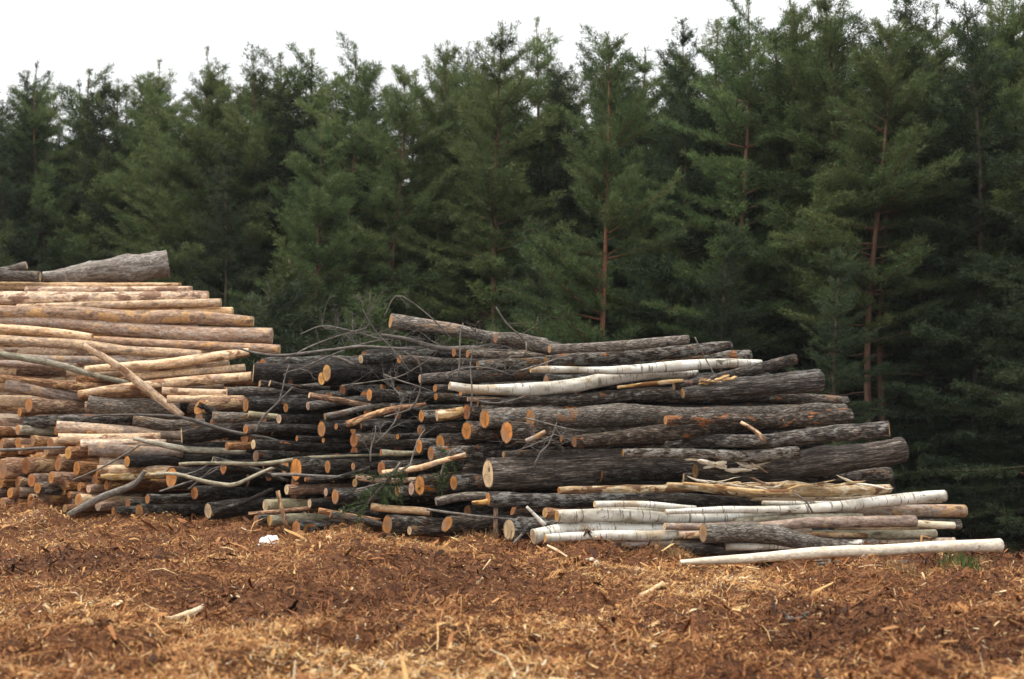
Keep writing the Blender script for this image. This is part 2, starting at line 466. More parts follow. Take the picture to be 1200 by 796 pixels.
def tube(C, sides, amp=0.0, seed=0.0, cut0=(0, 0), cut1=(0, 0), rim=0.90, freq=1.0, lump=0.0):
    """closed-rim tube along C (x,y,z,r). Returns verts, faces, lg attribute and the two end rings (points)"""
    T, N = frames(C)
    V, Fc, A = [], [], []
    s = 0.0
    n = len(C)
    rings = []
    for i in range(n):
        if i: s += float(np.linalg.norm(C[i][:3] - C[i - 1][:3]))
        r = C[i][3]
        c = Vector(C[i][:3])
        lum = 1 + lump * noise.noise(Vector((s * 1.9 + seed, seed * 3.1, 0)))
        ring = []
        for k in range(sides):
            th = 2 * math.pi * k / sides
            cs, sn = math.cos(th), math.sin(th)
            rr = r * lum
            if amp:
                rr *= 1 + amp * noise.noise(Vector((s * 4.0 * freq + seed, cs * 2.3, sn * 2.3 + seed))) \
                        + amp * 0.7 * noise.noise(Vector((s * 11 * freq + seed, cs * 5, sn * 5)))
            p = c + N[i][0] * (cs * rr) + N[i][1] * (sn * rr)
            if i == 0 and cut0[0]: p += T[i] * (rr * cut0[0] * math.cos(th - cut0[1]))
            if i == n - 1 and cut1[0]: p += T[i] * (rr * cut1[0] * math.cos(th - cut1[1]))
            ring.append(len(V)); V.append(p); A.append((s + seed * 3.7, cs * rr + seed, sn * rr - seed))
        rings.append(ring)
    for i in range(n - 1):
        a, b = rings[i], rings[i + 1]
        for k in range(sides):
            k2 = (k + 1) % sides
            Fc.append((a[k], b[k], b[k2], a[k2]))
    ends = []
    for i, cutp, sg in ((0, cut0, -1), (n - 1, cut1, 1)):
        c = Vector(C[i][:3])
        ring = rings[i]
        inner = []
        for idx in ring:
            q = c + (V[idx] - c) * rim
            inner.append(len(V)); V.append(q); A.append(A[idx])
        for k in range(sides):
            k2 = (k + 1) % sides
            f = (ring[k], ring[k2], inner[k2], inner[k])
            Fc.append(f if sg < 0 else f[::-1])
        Fc.append(tuple(inner[::-1]) if sg > 0 else tuple(inner))
        ends.append((c, T[i] * sg, [V[j].copy() for j in inner], N[i]))
    return V, Fc, A, ends

def sawn_face(name, end, mat, parent, colour, origin, thick=0.012, rough=0.0):
    c, nrm, pts, (e1, e2) = end
    n = len(pts)
    V, A, Fc = [], [], []
    R = sum((p - c).length for p in pts) / n
    off = nrm * 0.003
    def add(p, q):
        V.append(p - origin); A.append(((q - c).dot(e1), (q - c).dot(e2), R))
    prev = None
    for fr, push in ((1.0, -thick), (1.0, 0.0), (0.66, 0.0), (0.33, 0.0)):
        ring = []
        for p in pts:
            q = c + (p - c) * fr * 0.985
            j = rough * R * noise.noise(q * 14) if fr < 1 else 0
            ring.append(len(V)); add(q + off + nrm * (push + j), q)
        if prev:
            for k in range(n):
                k2 = (k + 1) % n
                Fc.append((prev[k], ring[k], ring[k2], prev[k2]))
        prev = ring
    m = len(V); add(c + off, c)
    for k in range(n): Fc.append((prev[k], m, prev[(k + 1) % n]))
    # orient outwards
    a, b, d = (V[i] for i in Fc[-1])
    if (b - a).cross(d - a).dot(nrm) < 0: Fc = [f[::-1] for f in Fc]
    o = mesh_obj(name, V, Fc, mat, parent, {'face': A}, smooth=False)
    o.color = (*colour, 1)
    return o

LOGN = [0]
def world_points(spec, a, dz, refx=None):
    pts = [tuple(float(q) for q in p.split(',')) for p in spec.split()]
    x0, y0 = pts[0][0], pts[0][1]
    D0 = depth_of(x0 if refx is None else refx, y0) + dz
    if a is None: a = lerp_table(ANGLE, x0)
    t = math.tan(math.radians(a))
    X0 = (x0 - 600) / F * D0
    P = []
    for (x, y, d) in pts:
        D = (D0 - X0 * t) / (1 - (x - 600) / F * t)
        w = at(x, y, D)
        P.append(np.array([w.x, w.y, w.z, d * D / F / 2]))
    return P

def build_log(name, kind, ecol, P, label, cat='log', group=None, cut=(0, 0), cut1=(0, 0), stubs=None, tint=None, seed=None, wob=None):
    LOGN[0] += 1
    sd = LOGN[0] * 1.37 if seed is None else seed
    rs = random.Random(int(sd * 1000))
    L = sum(np.linalg.norm(P[i + 1][:3] - P[i][:3]) for i in range(len(P) - 1))
    rmax = max(p[3] for p in P)
    n = int(np.clip(L / 0.055, 6, 84))
    sides = 20 if rmax > 0.11 else 16 if rmax > 0.05 else 10
    C = catmull(P, n)
    w = {'dark': 0.55, 'black': 0.55, 'rough': 0.25, 'grey': 0.65, 'pale': 0.30, 'pink': 0.28, 'red': 0.35, 'birch': 0.6}.get(kind, 0.4) if wob is None else wob
    ph = rs.uniform(0, 100)
    for i, c in enumerate(C):
        s = L * i / (n - 1)
        e = math.sin(math.pi * i / (n - 1))
        c[0] += 0; c[1] += w * rmax * e * noise.noise(Vector((s * 0.9, ph, 1)))
        c[2] += w * rmax * e * noise.noise(Vector((s * 0.9, ph, 5)))
    amp = {'gnarl': 0.20, 'dark': 0.10, 'black': 0.10, 'rough': 0.12, 'grey': 0.085, 'torn': 0.22, 'red': 0.06, 'birch': 0.05}.get(kind, 0.045)
    lump = {'gnarl': 0.28, 'dark': 0.12, 'black': 0.12, 'grey': 0.13, 'rough': 0.10, 'birch': 0.12, 'torn': 0.2}.get(kind, 0.06)
    V, Fc, A, ends = tube(C, sides, amp, sd, cut, cut1, 0.88 if kind in ('dark', 'black', 'rough') else 0.93, 1.0, lump)
    mid = P[len(P) // 2]
    org = Vector((P[0][0] + P[-1][0], P[0][1] + P[-1][1], P[0][2] + P[-1][2])) * 0.5 - Vector((0, 0, rmax))
    o = empty(name, org, label, cat, group)
    b = mesh_obj('bark', [v - org for v in V], Fc, BARK[kind], o, {'lg': A})
    if tint: b.color = (*tint, 1)
    cc = CUTCOL[ecol]
    if max(cc) < 0.52: dk = rs.uniform(0.7, 1.2); cc = tuple(q * dk for q in cc)
    for e in ends:
        j = rs.uniform(0.82, 1.14)
        sawn_face('sawn_end', e, CUT, o, tuple(min(1, q * j * rs.uniform(0.98, 1.02)) for q in cc), org, rough=0.035)
    k = stubs if stubs is not None else (rs.choice((0, 1, 1, 2, 3)) if kind in ('dark', 'black', 'grey', 'red', 'rough') and L > 1.8 and rmax > 0.06 else 0)
    T, N = frames(C)
    for _ in range(k):
        i = rs.randrange(int(n * 0.15), max(int(n * 0.8), int(n * 0.15) + 1))
        th = rs.choice((rs.uniform(-0.6, 3.6), rs.uniform(0, 6.28)))
        d = (N[i][0] * math.cos(th) + N[i][1] * math.sin(th) + T[i] * rs.uniform(-0.3, 0.7)).normalized()
        r = C[i][3]; rr = r * rs.uniform(0.16, 0.30)
        p0 = Vector(C[i][:3]) + d * (r * 0.7); ln = r * rs.uniform(0.42, 0.62)
        SC = [np.array([*(p0 + d * (ln * q)), rr * (1.15 - 0.15 * q)]) for q in (0, 0.5, 1)]
        sv, sf, sa, se = tube(SC, 9, 0.06, sd + 3)
        st = mesh_obj('branch_stub', [v - org for v in sv], sf, BARK[kind], o, {'lg': sa})
        sawn_face('sawn_end', se[1], CUT, st, CUTCOL[rs.choice('OORY')], org)
    return o

def build_stick(name, kind, P, label, cat='branch', group=None, twigs=0, seed=1, tint=None, spread=1.0, curl=0.5, size=1.0):
    """thin bent branch: one mesh, with side twigs grown off it as a second mesh"""
    rs = random.Random(seed)
    if kind in ('twig', 'aspen'): P = [np.array([*p[:3], p[3] * (0.72 if kind == 'twig' else 0.85)]) for p in P]
    L = sum(np.linalg.norm(P[i + 1][:3] - P[i][:3]) for i in range(len(P) - 1))
    n = int(np.clip(L / 0.09, 6, 50))
    C = catmull(P, n)
    for i, c in enumerate(C):
        c[:3] += np.array(noise.noise_vector(Vector((L * i / n * 2.2, seed * 1.3, 2)))) * c[3] * 0.7
    org = Vector(P[0][:3])
    V, Fc, A, ends = tube(C, 8, 0.08, seed * 0.77)
    VV = [v - org for v in V]
    if not twigs:
        o = mesh_obj(name, VV, Fc, BARK[kind], None, {'lg': A}); o.location = org
        if tint: o.color = (*tint, 1)
        return tag(o, label, cat, group)
    TV, TF, TA = list(VV), list(Fc), list(A)
    def twig(p, d, ln, r, lev):
        q = [np.array([*p, r])]
        dd = d.copy(); pp = p.copy(); m = 6
        kink = Vector((rs.gauss(0, 1), rs.gauss(0, 1), rs.gauss(0.3, 1))) * 0.16 * curl
        for j in range(m):
            dd = (dd + kink + Vector((rs.gauss(0, .13), rs.gauss(0, .13), rs.gauss(0, .13)))).normalized()
            pp = pp + dd * (ln / m)
            q.append(np.array([*pp, r * (1 - 0.8 * (j + 1) / m)]))
            if lev and rs.random() < 0.6:
                e = (dd + Vector((rs.gauss(0, .7), rs.gauss(0, .7), rs.gauss(0.1, .7)))).normalized()
                twig(pp, e, ln * rs.uniform(0.3, 0.55), r * 0.55, lev - 1)
        v, f, a, _ = tube(q, 4, 0, seed)
        base = len(TV)
        TV.extend(x - org for x in v); TF.extend(tuple(base + k for k in ff) for ff in f); TA.extend(a)
    T, N = frames(C)
    for _ in range(twigs):
        i = rs.randrange(1, n)
        d = (Vector((rs.gauss(0, 1), rs.gauss(0, .8), rs.gauss(0.25, 1))) * spread + T[i] * 0.9).normalized()
        twig(Vector(C[i][:3]), d, rs.uniform(0.2, 0.62) * size, max(C[i][3] * 0.32, 0.0032), 2)
    o = mesh_obj(name, TV, TF, BARK[kind], None, {'lg': TA}); o.location = org
    return tag(o, label, cat, group)

def LOG(kind, ecol, spec, label, a=None, dz=0.0, refx=None, group=None, name=None, cat='log', **kw):
    nm = name or {'pale': 'pine_log', 'pink': 'pine_log', 'red': 'pine_log', 'birch': 'birch_log'}.get(kind, 'log')
    return build_log(nm, kind, ecol, world_points(spec, a, dz, refx), label, cat, group, **kw)

def END(kind, ecol, x, y, d, label, run=190, dy=0, **kw):
    """a log of which the photo shows the near sawn end: it runs back into the stack"""
    rs = random.Random(int(x * 13 + y * 7))
    if 'a' not in kw: kw['a'] = lerp_table(ANGLE, x) + rs.uniform(-6, 6)
    dy += rs.uniform(-7, 7) if run > 100 else 0
    return LOG(kind, ecol, '%g,%g,%g %g,%g,%g %g,%g,%g' % (x, y, d, x + run * .5, y + dy * .5 + rs.uniform(-3, 3), d * 0.93 * rs.uniform(.95, 1.08), x + run, y + dy, d * 0.86), label, **kw)

def torn(log, spec, a, dz, kind, n, seed, ln, refx=None, thick=0.02):
    """raw splinters standing off a torn place on a log, as parts of that log"""
    rs = random.Random(seed)
    P = world_points(spec, a, dz, refx)
    C = catmull(P, 30)
    T, N = frames(C)
    org = log.location
    for _ in range(n):
        i = rs.randrange(0, 30)
        p = Vector(C[i][:3]) + Vector((0, rs.gauss(0, C[i][3] * 0.5), rs.gauss(0, C[i][3] * 0.45)))
        d = (T[i] * rs.choice((1, 1, -1)) + Vector((0, rs.gauss(-0.15, .15), rs.gauss(0.08, .16)))).normalized()
        l = ln * rs.uniform(0.5, 1.3); w = thick * rs.uniform(0.6, 1.5)
        Q = [np.array([*(p + d * (l * q) + Vector((0, 0, rs.gauss(0, 0.006)))), w * f]) for q, f in ((-0.4, .5), (-0.1, 1), (.2, .9), (.45, .5), (.6, .08))]
        v, f, a_, _ = tube(Q, 6, 0.35, seed + i, freq=2.0)
        mesh_obj('splinter', [x - org for x in v], f, BARK[kind], log, {'lg': a_}, smooth=False)
# ------------------------------------------------------------------ forest
def trunk_material(name, low, high, h0, h1):
    t = NT(name)
    v = t.attr('lg')
    sep = t.n.new('ShaderNodeSeparateXYZ'); t.link(v, sep.inputs[0])
    n = t.noise(t.mapping(v, (4, 22, 22)), 1.0, 5, 0.65)
    lo = t.ramp(n, [(0.3, tuple(q * 0.4 for q in low)), (0.7, tuple(min(1, q * 1.5) for q in low))])
    hi = t.ramp(n, [(0.3, tuple(q * 0.55 for q in high)), (0.7, tuple(min(1, q * 1.35) for q in high))])
    hh = t.math('ADD', t.math('MULTIPLY', sep.outputs[0], 1.0), t.math('MULTIPLY', n, 1.2))
    f = t.n.new('ShaderNodeMapRange'); f.inputs['From Min'].default_value = h0; f.inputs['From Max'].default_value = h1
    t.link(hh, f.inputs['Value'])
    t.color(t.mix(f.outputs[0], lo, hi)); t.bump(n, 0.6, 0.02)
    return t.m

def foliage_material(name, c0, c1, c2):
    t = NT(name)
    a = t.attr('tone')
    sep = t.n.new('ShaderNodeSeparateXYZ'); t.link(a, sep.inputs[0])
    c = t.ramp(sep.outputs[0], [(0.0, c0), (0.5, c1), (1.0, c2)])
    hsv = t.n.new('ShaderNodeHueSaturation')
    r = t.info('Random')
    t.link(t.ramp(r, [(0, 0.486), (1, 0.515)]), hsv.inputs['Hue'])
    t.link(t.ramp(t.math('FRACT', t.math('MULTIPLY', r, 5.7)), [(0, 0.75), (1, 1.2)]), hsv.inputs['Value'])
    t.link(c, hsv.inputs['Color'])
    t.color(hsv.outputs[0])
    tr = t.n.new('ShaderNodeBsdfTranslucent'); t.link(hsv.outputs[0], tr.inputs['Color'])
    mx = t.n.new('ShaderNodeMixShader'); mx.inputs[0].default_value = 0.30
    t.link(t.b.outputs[0], mx.inputs[1]); t.link(tr.outputs[0], mx.inputs[2])
    out = [n for n in t.n if n.type == 'OUTPUT_MATERIAL'][0]
    t.link(mx.outputs[0], out.inputs['Surface'])
    t.b.inputs['Roughness'].default_value = 0.7
    return t.m

PINE_TRUNK = trunk_material('pine_trunk_bark', (0.070, 0.056, 0.046), (0.125, 0.068, 0.043), 2.5, 6.5)
SPRUCE_TRUNK = trunk_material('spruce_trunk_bark', (0.07, 0.055, 0.045), (0.11, 0.08, 0.06), 3, 8)
PINE_LEAF = foliage_material('pine_needles', (0.032, 0.056, 0.021), (0.090, 0.136, 0.047), (0.19, 0.235, 0.083))
SPRUCE_LEAF = foliage_material('spruce_needles', (0.012, 0.025, 0.011), (0.034, 0.055, 0.024), (0.076, 0.103, 0.043))  # spruce green, darkened further to put the low forest's shade into the colour
YOUNG_LEAF = foliage_material('young_needles', (0.026, 0.045, 0.016), (0.064, 0.092, 0.030), (0.125, 0.16, 0.052))

def make_conifer(name, H, base, R, leaf_m, trunk_m, seed, whorl=0.30, per=5, droop=0.0, blade=(0.125, 0.017), step=0.095, k=12, dead=10, prof='pine', tr=0.0074, sway=0.15, lean=False, pw=0.68):
    """tapered trunk with limbs, dead lower limbs, and a crown of needle tufts set along every side twig"""
    r = np.random.default_rng(seed); rs = random.Random(seed)
    C = []
    phx, phy = rs.uniform(0, 6), rs.uniform(0, 6)
    def axis(z):
        return np.array([sway * math.sin(z * 0.45 + phx) - sway * math.sin(phx), sway * math.sin(z * 0.37 + phy) - sway * math.sin(phy), z])
    r0 = tr * H
    for z in np.linspace(-0.3, H, 26):
        q = max(z, 0) / H
        C.append(np.array([*axis(z), r0 * (1 - q) ** 0.8 * (1 + 0.35 * math.exp(-max(z, 0) * 3)) + 0.006]))
    V, Fc, A, _ = tube(C, 10, 0.06, seed * 0.3)
    A = [(max(0, float(v.z)), a[1], a[2]) for v, a in zip(V, A)]
    pts, dirs, tone = [], [], []
    def limb(q):
        v, f, a, _ = tube(q, 4, 0, seed)
        b = len(V); V.extend(v); Fc.extend(tuple(b + j for j in ff) for ff in f)
        A.extend((max(0, float(x.z)), y[1], y[2]) for x, y in zip(v, a))
    z = base * H
    while z < H - 0.45:
        q = (z - base * H) / (H - base * H)
        if prof == 'pine': L = R * (min(1, 0.6 + q * 2.2)) * (1 - q) ** pw + 0.10
        else: L = R * (1 - q) ** 0.70 + 0.10
        for b in range(per if q < 0.80 else max(3, per - 2)):
            if rs.random() < 0.10 + 0.12 * (q < 0.25): continue
            az = rs.uniform(0, 6.283) if not lean or q > 0.5 or rs.random() < 0.12 else math.pi + rs.gauss(0.1, 0.55)
            l = L * rs.choice((rs.uniform(0.4, 0.85), rs.uniform(0.8, 1.25)))
            el = (0.10 + 0.75 * q ** 1.5 - droop * (1 - q)) + rs.gauss(0, 0.12)
            d = np.array([math.cos(az) * math.cos(el), math.sin(az) * math.cos(el), math.sin(el)])
            side = np.array([-math.sin(az), math.cos(az), 0.0])
            p = axis(z + rs.uniform(-0.1, 0.1)); Q = []
            nn = 6; br = max(0.008, 0.024 * l / 1.8)
            pp = p.copy()
            for j in range(nn):
                t_ = j / (nn - 1)
                Q.append(np.array([*pp, br * (1 - 0.8 * t_)]))
                pp = pp + (d + np.array([0, 0, 0.25 * t_ * (1 if prof == 'pine' else 0.6)]) + side * rs.gauss(0, 0.08)) * (l / (nn - 1))
            limb(Q)
            tone_b = rs.gauss(0, 0.15)
            start = 0.22 if l > 0.8 else 0.0
            tw = int(max(3, l / 0.15))
            Qa = np.array(Q)[:, :3]
            def on(t_):
                f = t_ * (nn - 1); i = min(int(f), nn - 2); return Qa[i] + (Qa[i + 1] - Qa[i]) * (f - i)
            for j in range(tw + 1):
                t_ = start + (1 - start) * j / tw
                o = on(t_)
                for sg in (-1, 1):
                    if rs.random() < 0.15: continue
                    tl = (0.16 + 0.42 * l * (1 - t_) ** 0.8 * 0.55) * rs.uniform(0.6, 1.2)
                    td = d * 0.75 + side * sg * rs.uniform(0.6, 1.0) + np.array([0, 0, rs.gauss(0.12, 0.16)])
                    td /= np.linalg.norm(td)
                    m = max(1, int(tl / step))
                    for i in range(m + 1):
                        pts.append(o + td * (tl * i / m) + np.array([0, 0, -droop * 0.15 * (i / m)]))
                        dirs.append(td * 0.8 + np.array([0, 0, 0.35 if prof == 'pine' else 0.05]))
                        tone.append(0.36 + 0.16 * q + 0.16 * (i / m) + tone_b + rs.gauss(0, 0.08))
            for e in (0.9, 1.0):
                pts.append(on(e)); dirs.append(d + np.array([0, 0, 0.5])); tone.append(0.62 + tone_b)
        z += whorl * rs.uniform(0.75, 1.25) * (1.0 if q < 0.85 else 1.25)
    for _ in range(9):
        pts.append(axis(H - rs.uniform(0, 0.55))); dirs.append(np.array([0, 0, 1.0])); tone.append(0.7)
    for _ in range(dead):                                   # dead limbs on the bare part of the stem
        zz = rs.uniform(0.06, max(base, 0.10)) * H; az = rs.uniform(0, 6.283); l = rs.uniform(0.4, 1.5)
        d = np.array([math.cos(az), math.sin(az), rs.uniform(-0.35, 0.25)])
        p = axis(zz); Q = []
        for j in range(6):
            Q.append(np.array([*p, 0.014 * (1 - 0.75 * j / 5)]))
            p = p + (d + np.array([rs.gauss(0, .15), rs.gauss(0, .15), rs.gauss(-0.03, .12)])) * l / 5
        limb(Q)
    tm = bpy.data.meshes.new(name + '_trunk')
    tm.from_pydata([tuple(v) for v in V], [], Fc); tm.materials.append(trunk_m)
    at_ = tm.attributes.new('lg', 'FLOAT_VECTOR', 'POINT'); at_.data.foreach_set('vector', np.asarray(A, np.float32).ravel())
    tm.polygons.foreach_set("use_smooth", [True] * len(tm.polygons))
    P = np.repeat(np.array(pts), k, 0); D = np.repeat(np.array(dirs), k, 0); Tn = np.repeat(np.array(tone), k)
    n = len(P)
    d = D + r.normal(0, 0.62, (n, 3)); d /= np.linalg.norm(d, axis=1)[:, None]
    s = np.cross(d, r.normal(0, 1, (n, 3))); s /= np.linalg.norm(s, axis=1)[:, None]
    l = blade[0] * r.uniform(0.6, 1.2, n)[:, None]
    P = P + r.normal(0, 0.035, (n, 3))
    VV = np.stack([P - s * blade[1] / 2, P + s * blade[1] / 2, P + d * l], 1).reshape(-1, 3)
    T3 = np.zeros((n, 3, 3), np.float32); T3[:, :, 0] = np.clip(Tn + r.normal(0, 0.10, n), 0, 1)[:, None]
    cm_ = np_mesh(name + '_crown', VV, np.arange(n * 3), 3, leaf_m, {'tone': T3.reshape(-1, 3)})
    print(name, 'tufts', len(pts), 'blades', n)
    return tm, cm_

LONE_TRUNK = trunk_material('lone_pine_bark', (0.10, 0.066, 0.05), (0.19, 0.088, 0.05), 2.0, 6.0)
PROTO = {
    'pl': ('pine_tree', 13.0) + make_conifer('pine_l', 13.0, 0.22, 2.7, PINE_LEAF, LONE_TRUNK, 9, whorl=0.45, per=7, dead=12, lean=True, tr=0.0075, sway=0.10),
    'pa': ('pine_tree', 13.0) + make_conifer('pine_a', 13.0, 0.36, 2.25, PINE_LEAF, PINE_TRUNK, 1, whorl=0.36, per=6, dead=16),
    'pb': ('pine_tree', 13.0) + make_conifer('pine_b', 13.0, 0.46, 2.15, PINE_LEAF, PINE_TRUNK, 2, whorl=0.36, per=6, dead=22, sway=0.22),
    'pd': ('pine_tree', 13.0) + make_conifer('pine_d', 13.0, 0.40, 2.2, PINE_LEAF, PINE_TRUNK, 11, whorl=0.42, per=5, dead=22, sway=0.25, pw=0.5),
    'pe': ('pine_tree', 13.0) + make_conifer('pine_e', 13.0, 0.30, 2.6, PINE_LEAF, PINE_TRUNK, 12, whorl=0.40, per=6, dead=14, sway=0.12, pw=0.85),
    'pc': ('pine_tree', 13.0) + make_conifer('pine_c', 13.0, 0.26, 2.4, PINE_LEAF, PINE_TRUNK, 3, whorl=0.36, per=6, dead=10),
    'sa': ('spruce_tree', 13.0) + make_conifer('spruce_a', 13.0, 0.14, 2.7, SPRUCE_LEAF, SPRUCE_TRUNK, 4, whorl=0.32, per=6, droop=0.28, prof='spruce', blade=(0.11, 0.018), dead=26),
    'sb': ('spruce_tree', 13.0) + make_conifer('spruce_b', 13.0, 0.24, 2.5, SPRUCE_LEAF, SPRUCE_TRUNK, 5, whorl=0.32, per=6, droop=0.18, prof='spruce', blade=(0.11, 0.018), dead=34),
    'yo': ('young_conifer', 5.0) + make_conifer('young', 5.0, 0.03, 1.25, YOUNG_LEAF, SPRUCE_TRUNK, 6, whorl=0.24, per=6, droop=0.05, prof='spruce', blade=(0.12, 0.018), dead=0, tr=0.011),
    'br': ('bushy_conifer', 4.0) + make_conifer('bush', 4.0, 0.0, 1.6, SPRUCE_LEAF, SPRUCE_TRUNK, 7, whorl=0.2, per=6, droop=0.0, prof='pine', blade=(0.12, 0.02), dead=0, tr=0.012),
}
rt = random.Random(21)
def tree(kind, px, ytop, D, label, group=None, rz=None, wide=1.0):
    nm, H0, tm, cm_ = PROTO[kind]
    top = at(px, ytop, D)
    zb = gz(top.x, top.y) - 0.05
    s = (top.z - zb) / H0
    e = empty(nm, (top.x, top.y, zb), label, 'tree', group)
    e.scale = (s * wide, s * wide, s); e.rotation_euler = (rt.gauss(0, 0.022), rt.gauss(0, 0.022), rt.uniform(0, 6.28) if rz is None else rz)
    for n_, m_ in (('trunk', tm), ('crown', cm_)):
        o = bpy.data.objects.new(n_, m_); COL.objects.link(o); o.parent = e
    return e

def dline(px): return float(np.interp(px, [-200, 0, 300, 600, 900, 1100, 1400], [40, 38, 35, 32.5, 30, 28, 26]))
EDGE = 'trees along the forest edge'
FRONT = [  # kind, x, y of the top, depth behind the edge line, label
    ('sb', 37, 76, 2.0, 'dark pointed tree highest above the furrowed log at the left'),
    ('sa', 95, 90, 1.0, 'dark tree with a rounded tip, second peak from the left'),
    ('pe', 195, 72, 1.5, 'tall pine right of the gap of sky at the left'),
    ('pa', 228, 82, 0.0, 'pine standing before the tall pine, right of the sky gap'),
    ('pe', 282, 58, 1.0, 'bushy topped pine above the long dead branch'),
    ('sb', 365, 68, 2.0, 'slender pointed tree left of the twin pine tops'),
    ('pa', 372, 140, -1.5, 'small pine with a reddish stem above the left end of the middle logs'),
    ('pd', 412, 48, 1.0, 'tall pine with a flaky top over the twiggy tangle'),
    ('pb', 468, 82, 0.5, 'grey stemmed pine with twin bare stems behind the twiggy tangle'),
    ('pc', 505, 46, 1.5, 'narrow pine whose tip stands over the yellow ended log'),
    ('pa', 567, 32, 0.0, 'tall dense pine with a thin reddish stem over the right stack'),
    ('pe', 620, 18, 1.5, 'pine with a thin bare tip, tallest of the centre'),
    ('pl', 708, 32, -3.8, 'lone pine with a bright reddish stem behind the right stack'),
    ('sa', 770, 22, 0.5, 'dense dark tree right of the lone red stemmed pine'),
    ('pc', 800, 70, 2.0, 'lighter pine squeezed beside the dense dark tree'),
    ('pd', 868, 0, 0.0, 'tall pine with dim stem, tip touching the picture top right of centre'),
    ('pc', 912, 4, 1.0, 'broad yellowish green pine near the top right'),
    ('pb', 985, -12, 0.5, 'pine with two whorled tips reaching out of the picture top'),
    ('pb', 1040, 20, -1.0, 'slim pine with long reddish bare stem right of the stack'),
    ('pb', 1062, 30, -0.3, 'second bare stemmed pine close beside the slim one'),
    ('sa', 1092, -22, 0.5, 'very dark tall spruce in the upper right'),
    ('sb', 1140, -25, 0.0, 'dark spruce right of the very dark tall one'),
    ('pd', 1172, -10, 1.0, 'thin crowned pine with sky through its top, far right'),
    ('sa', 1215, 20, -1.0, 'dark spruce cut off by the right picture edge'),
    ('pd', 300, 64, 0.8, 'slim pine filling the skyline above the tip of the pinkish logs'),
    ('pc', 262, 80, 1.5, 'pine right beside the one before the tall pine, over the peeled log tips'),
    ('pd', 60, 96, 1.2, 'slim pine between the first two dark peaks at the left'),
    ('sb', -20, 95, 0.0, 'dark spruce cut off by the left picture edge'),
    ('pc', 150, 95, 3.0, 'dim pine behind the gap of sky at the left'),
    ('sb', 325, 88, 0.5, 'dull green tree left of the slender pointed one'),
    ('sa', 455, 96, 3.0, 'dark low topped tree behind the grey stemmed pine'),
    ('sb', 540, 78, 2.5, 'dark tree filling the notch left of the tall dense pine'),
    ('sa', 655, 75, 1.5, 'dark tree filling the notch left of the lone red stemmed pine'),
    ('sb', 735, 85, 2.0, 'dark tree filling the notch right of the lone red stemmed pine'),
    ('sb', 835, 62, 1.5, 'dark tree under the tall pine with a dim stem'),
    ('sa', 950, 30, 2.0, 'dark tree between the yellowish pine and the two whorled tips'),
    ('sa', 1025, 45, 1.5, 'dark tree behind the slim pine with a bare stem'),
]
for kd, x, y, dd, lab in FRONT:
    tree(kd, x, y, dline(x) + dd, lab, EDGE, rz=0.0 if kd == 'pl' else None, wide=rt.uniform(0.9, 1.1) * (1.15 if kd == 'pa' else 1.0))
MID = [
    ('sa', 25, 185, -2.0, 'mid height dark tree at the left edge behind the stack'),
    ('yo', 3, 268, -6.0, 'yellow green bush peeping over the logs at the left edge'),
    ('sa', 255, 170, -1.5, 'mid height layered tree above the tips of the peeled logs'),
    ('yo', 328, 305, -3.0, 'young pale stemmed tree with yellow green tiers beside the left stack'),
    ('br', 345, 330, -5.0, 'low dark bush right of the left stack'),
    ('yo', 425, 340, -3.5, 'yellowish young tree behind the twiggy tangle'),
    ('sa', 628, 255, -2.0, 'low layered tree just left of the red stem'),
    ('sa', 850, 260, -3.0, 'low dark tree behind the skyline logs at right'),
    ('sa', 985, 290, -3.5, 'low dark tree beside the stubby log ends at right'),
]
for kd, x, y, dd, lab in MID:
    tree(kd, x, y, dline(x) + dd, lab, 'understory trees behind the stacks', wide=rt.uniform(0.95, 1.2))
# the rows further in, seen only as dim green between the front trees
for row, (dd, n) in enumerate(((2.8, 36), (8.0, 20), (13.0, 16))):
    for i in range(n):
        x = -90 + (i + 0.5 + rt.uniform(-0.35, 0.35)) * 1400 / n
        ylim = float(np.interp(x, [0, 200, 400, 600, 800, 900, 1200], [92, 88, 72, 52, 52, 22, 0]))
        tree(rt.choice(['sa', 'sb', 'pe', 'pc'] if row else ['pd', 'pd', 'pe', 'pc', 'sb']), x, ylim + (rt.uniform(-14, 24) if row == 0 else rt.uniform(5, 60)), dline(x) + dd, 'dim tree deeper in the forest, seen between the front trees', 'trees deeper in the forest', wide=1.25)
for x in (-150, -95, 1275, 1330):
    tree(rt.choice(['sa', 'sb']), x, 60, dline(x), 'dim tree deeper in the forest, seen between the front trees', 'trees deeper in the forest')
for i in range(22):                                   # dark bushes on the forest floor between the stems
    x = -120 + i * 64 + rt.uniform(-20, 20)
    tree('br', x, rt.uniform(425, 475), dline(x) + rt.uniform(3, 7), 'dark bush on the forest floor between the stems', 'bushes on the forest floor', wide=1.4)
for i in range(30):                                   # the same forest edge going on past both sides of the picture
    x = -140 - i * 26 if i < 15 else 1345 + (i - 15) * 30
    tree(rt.choice(['sa', 'sb', 'pc', 'pe']), x, rt.uniform(20, 90), dline(x) + rt.uniform(-1, 5), 'forest edge tree beyond the sides of the picture', 'forest edge trees beyond the sides of the picture', wide=1.2)

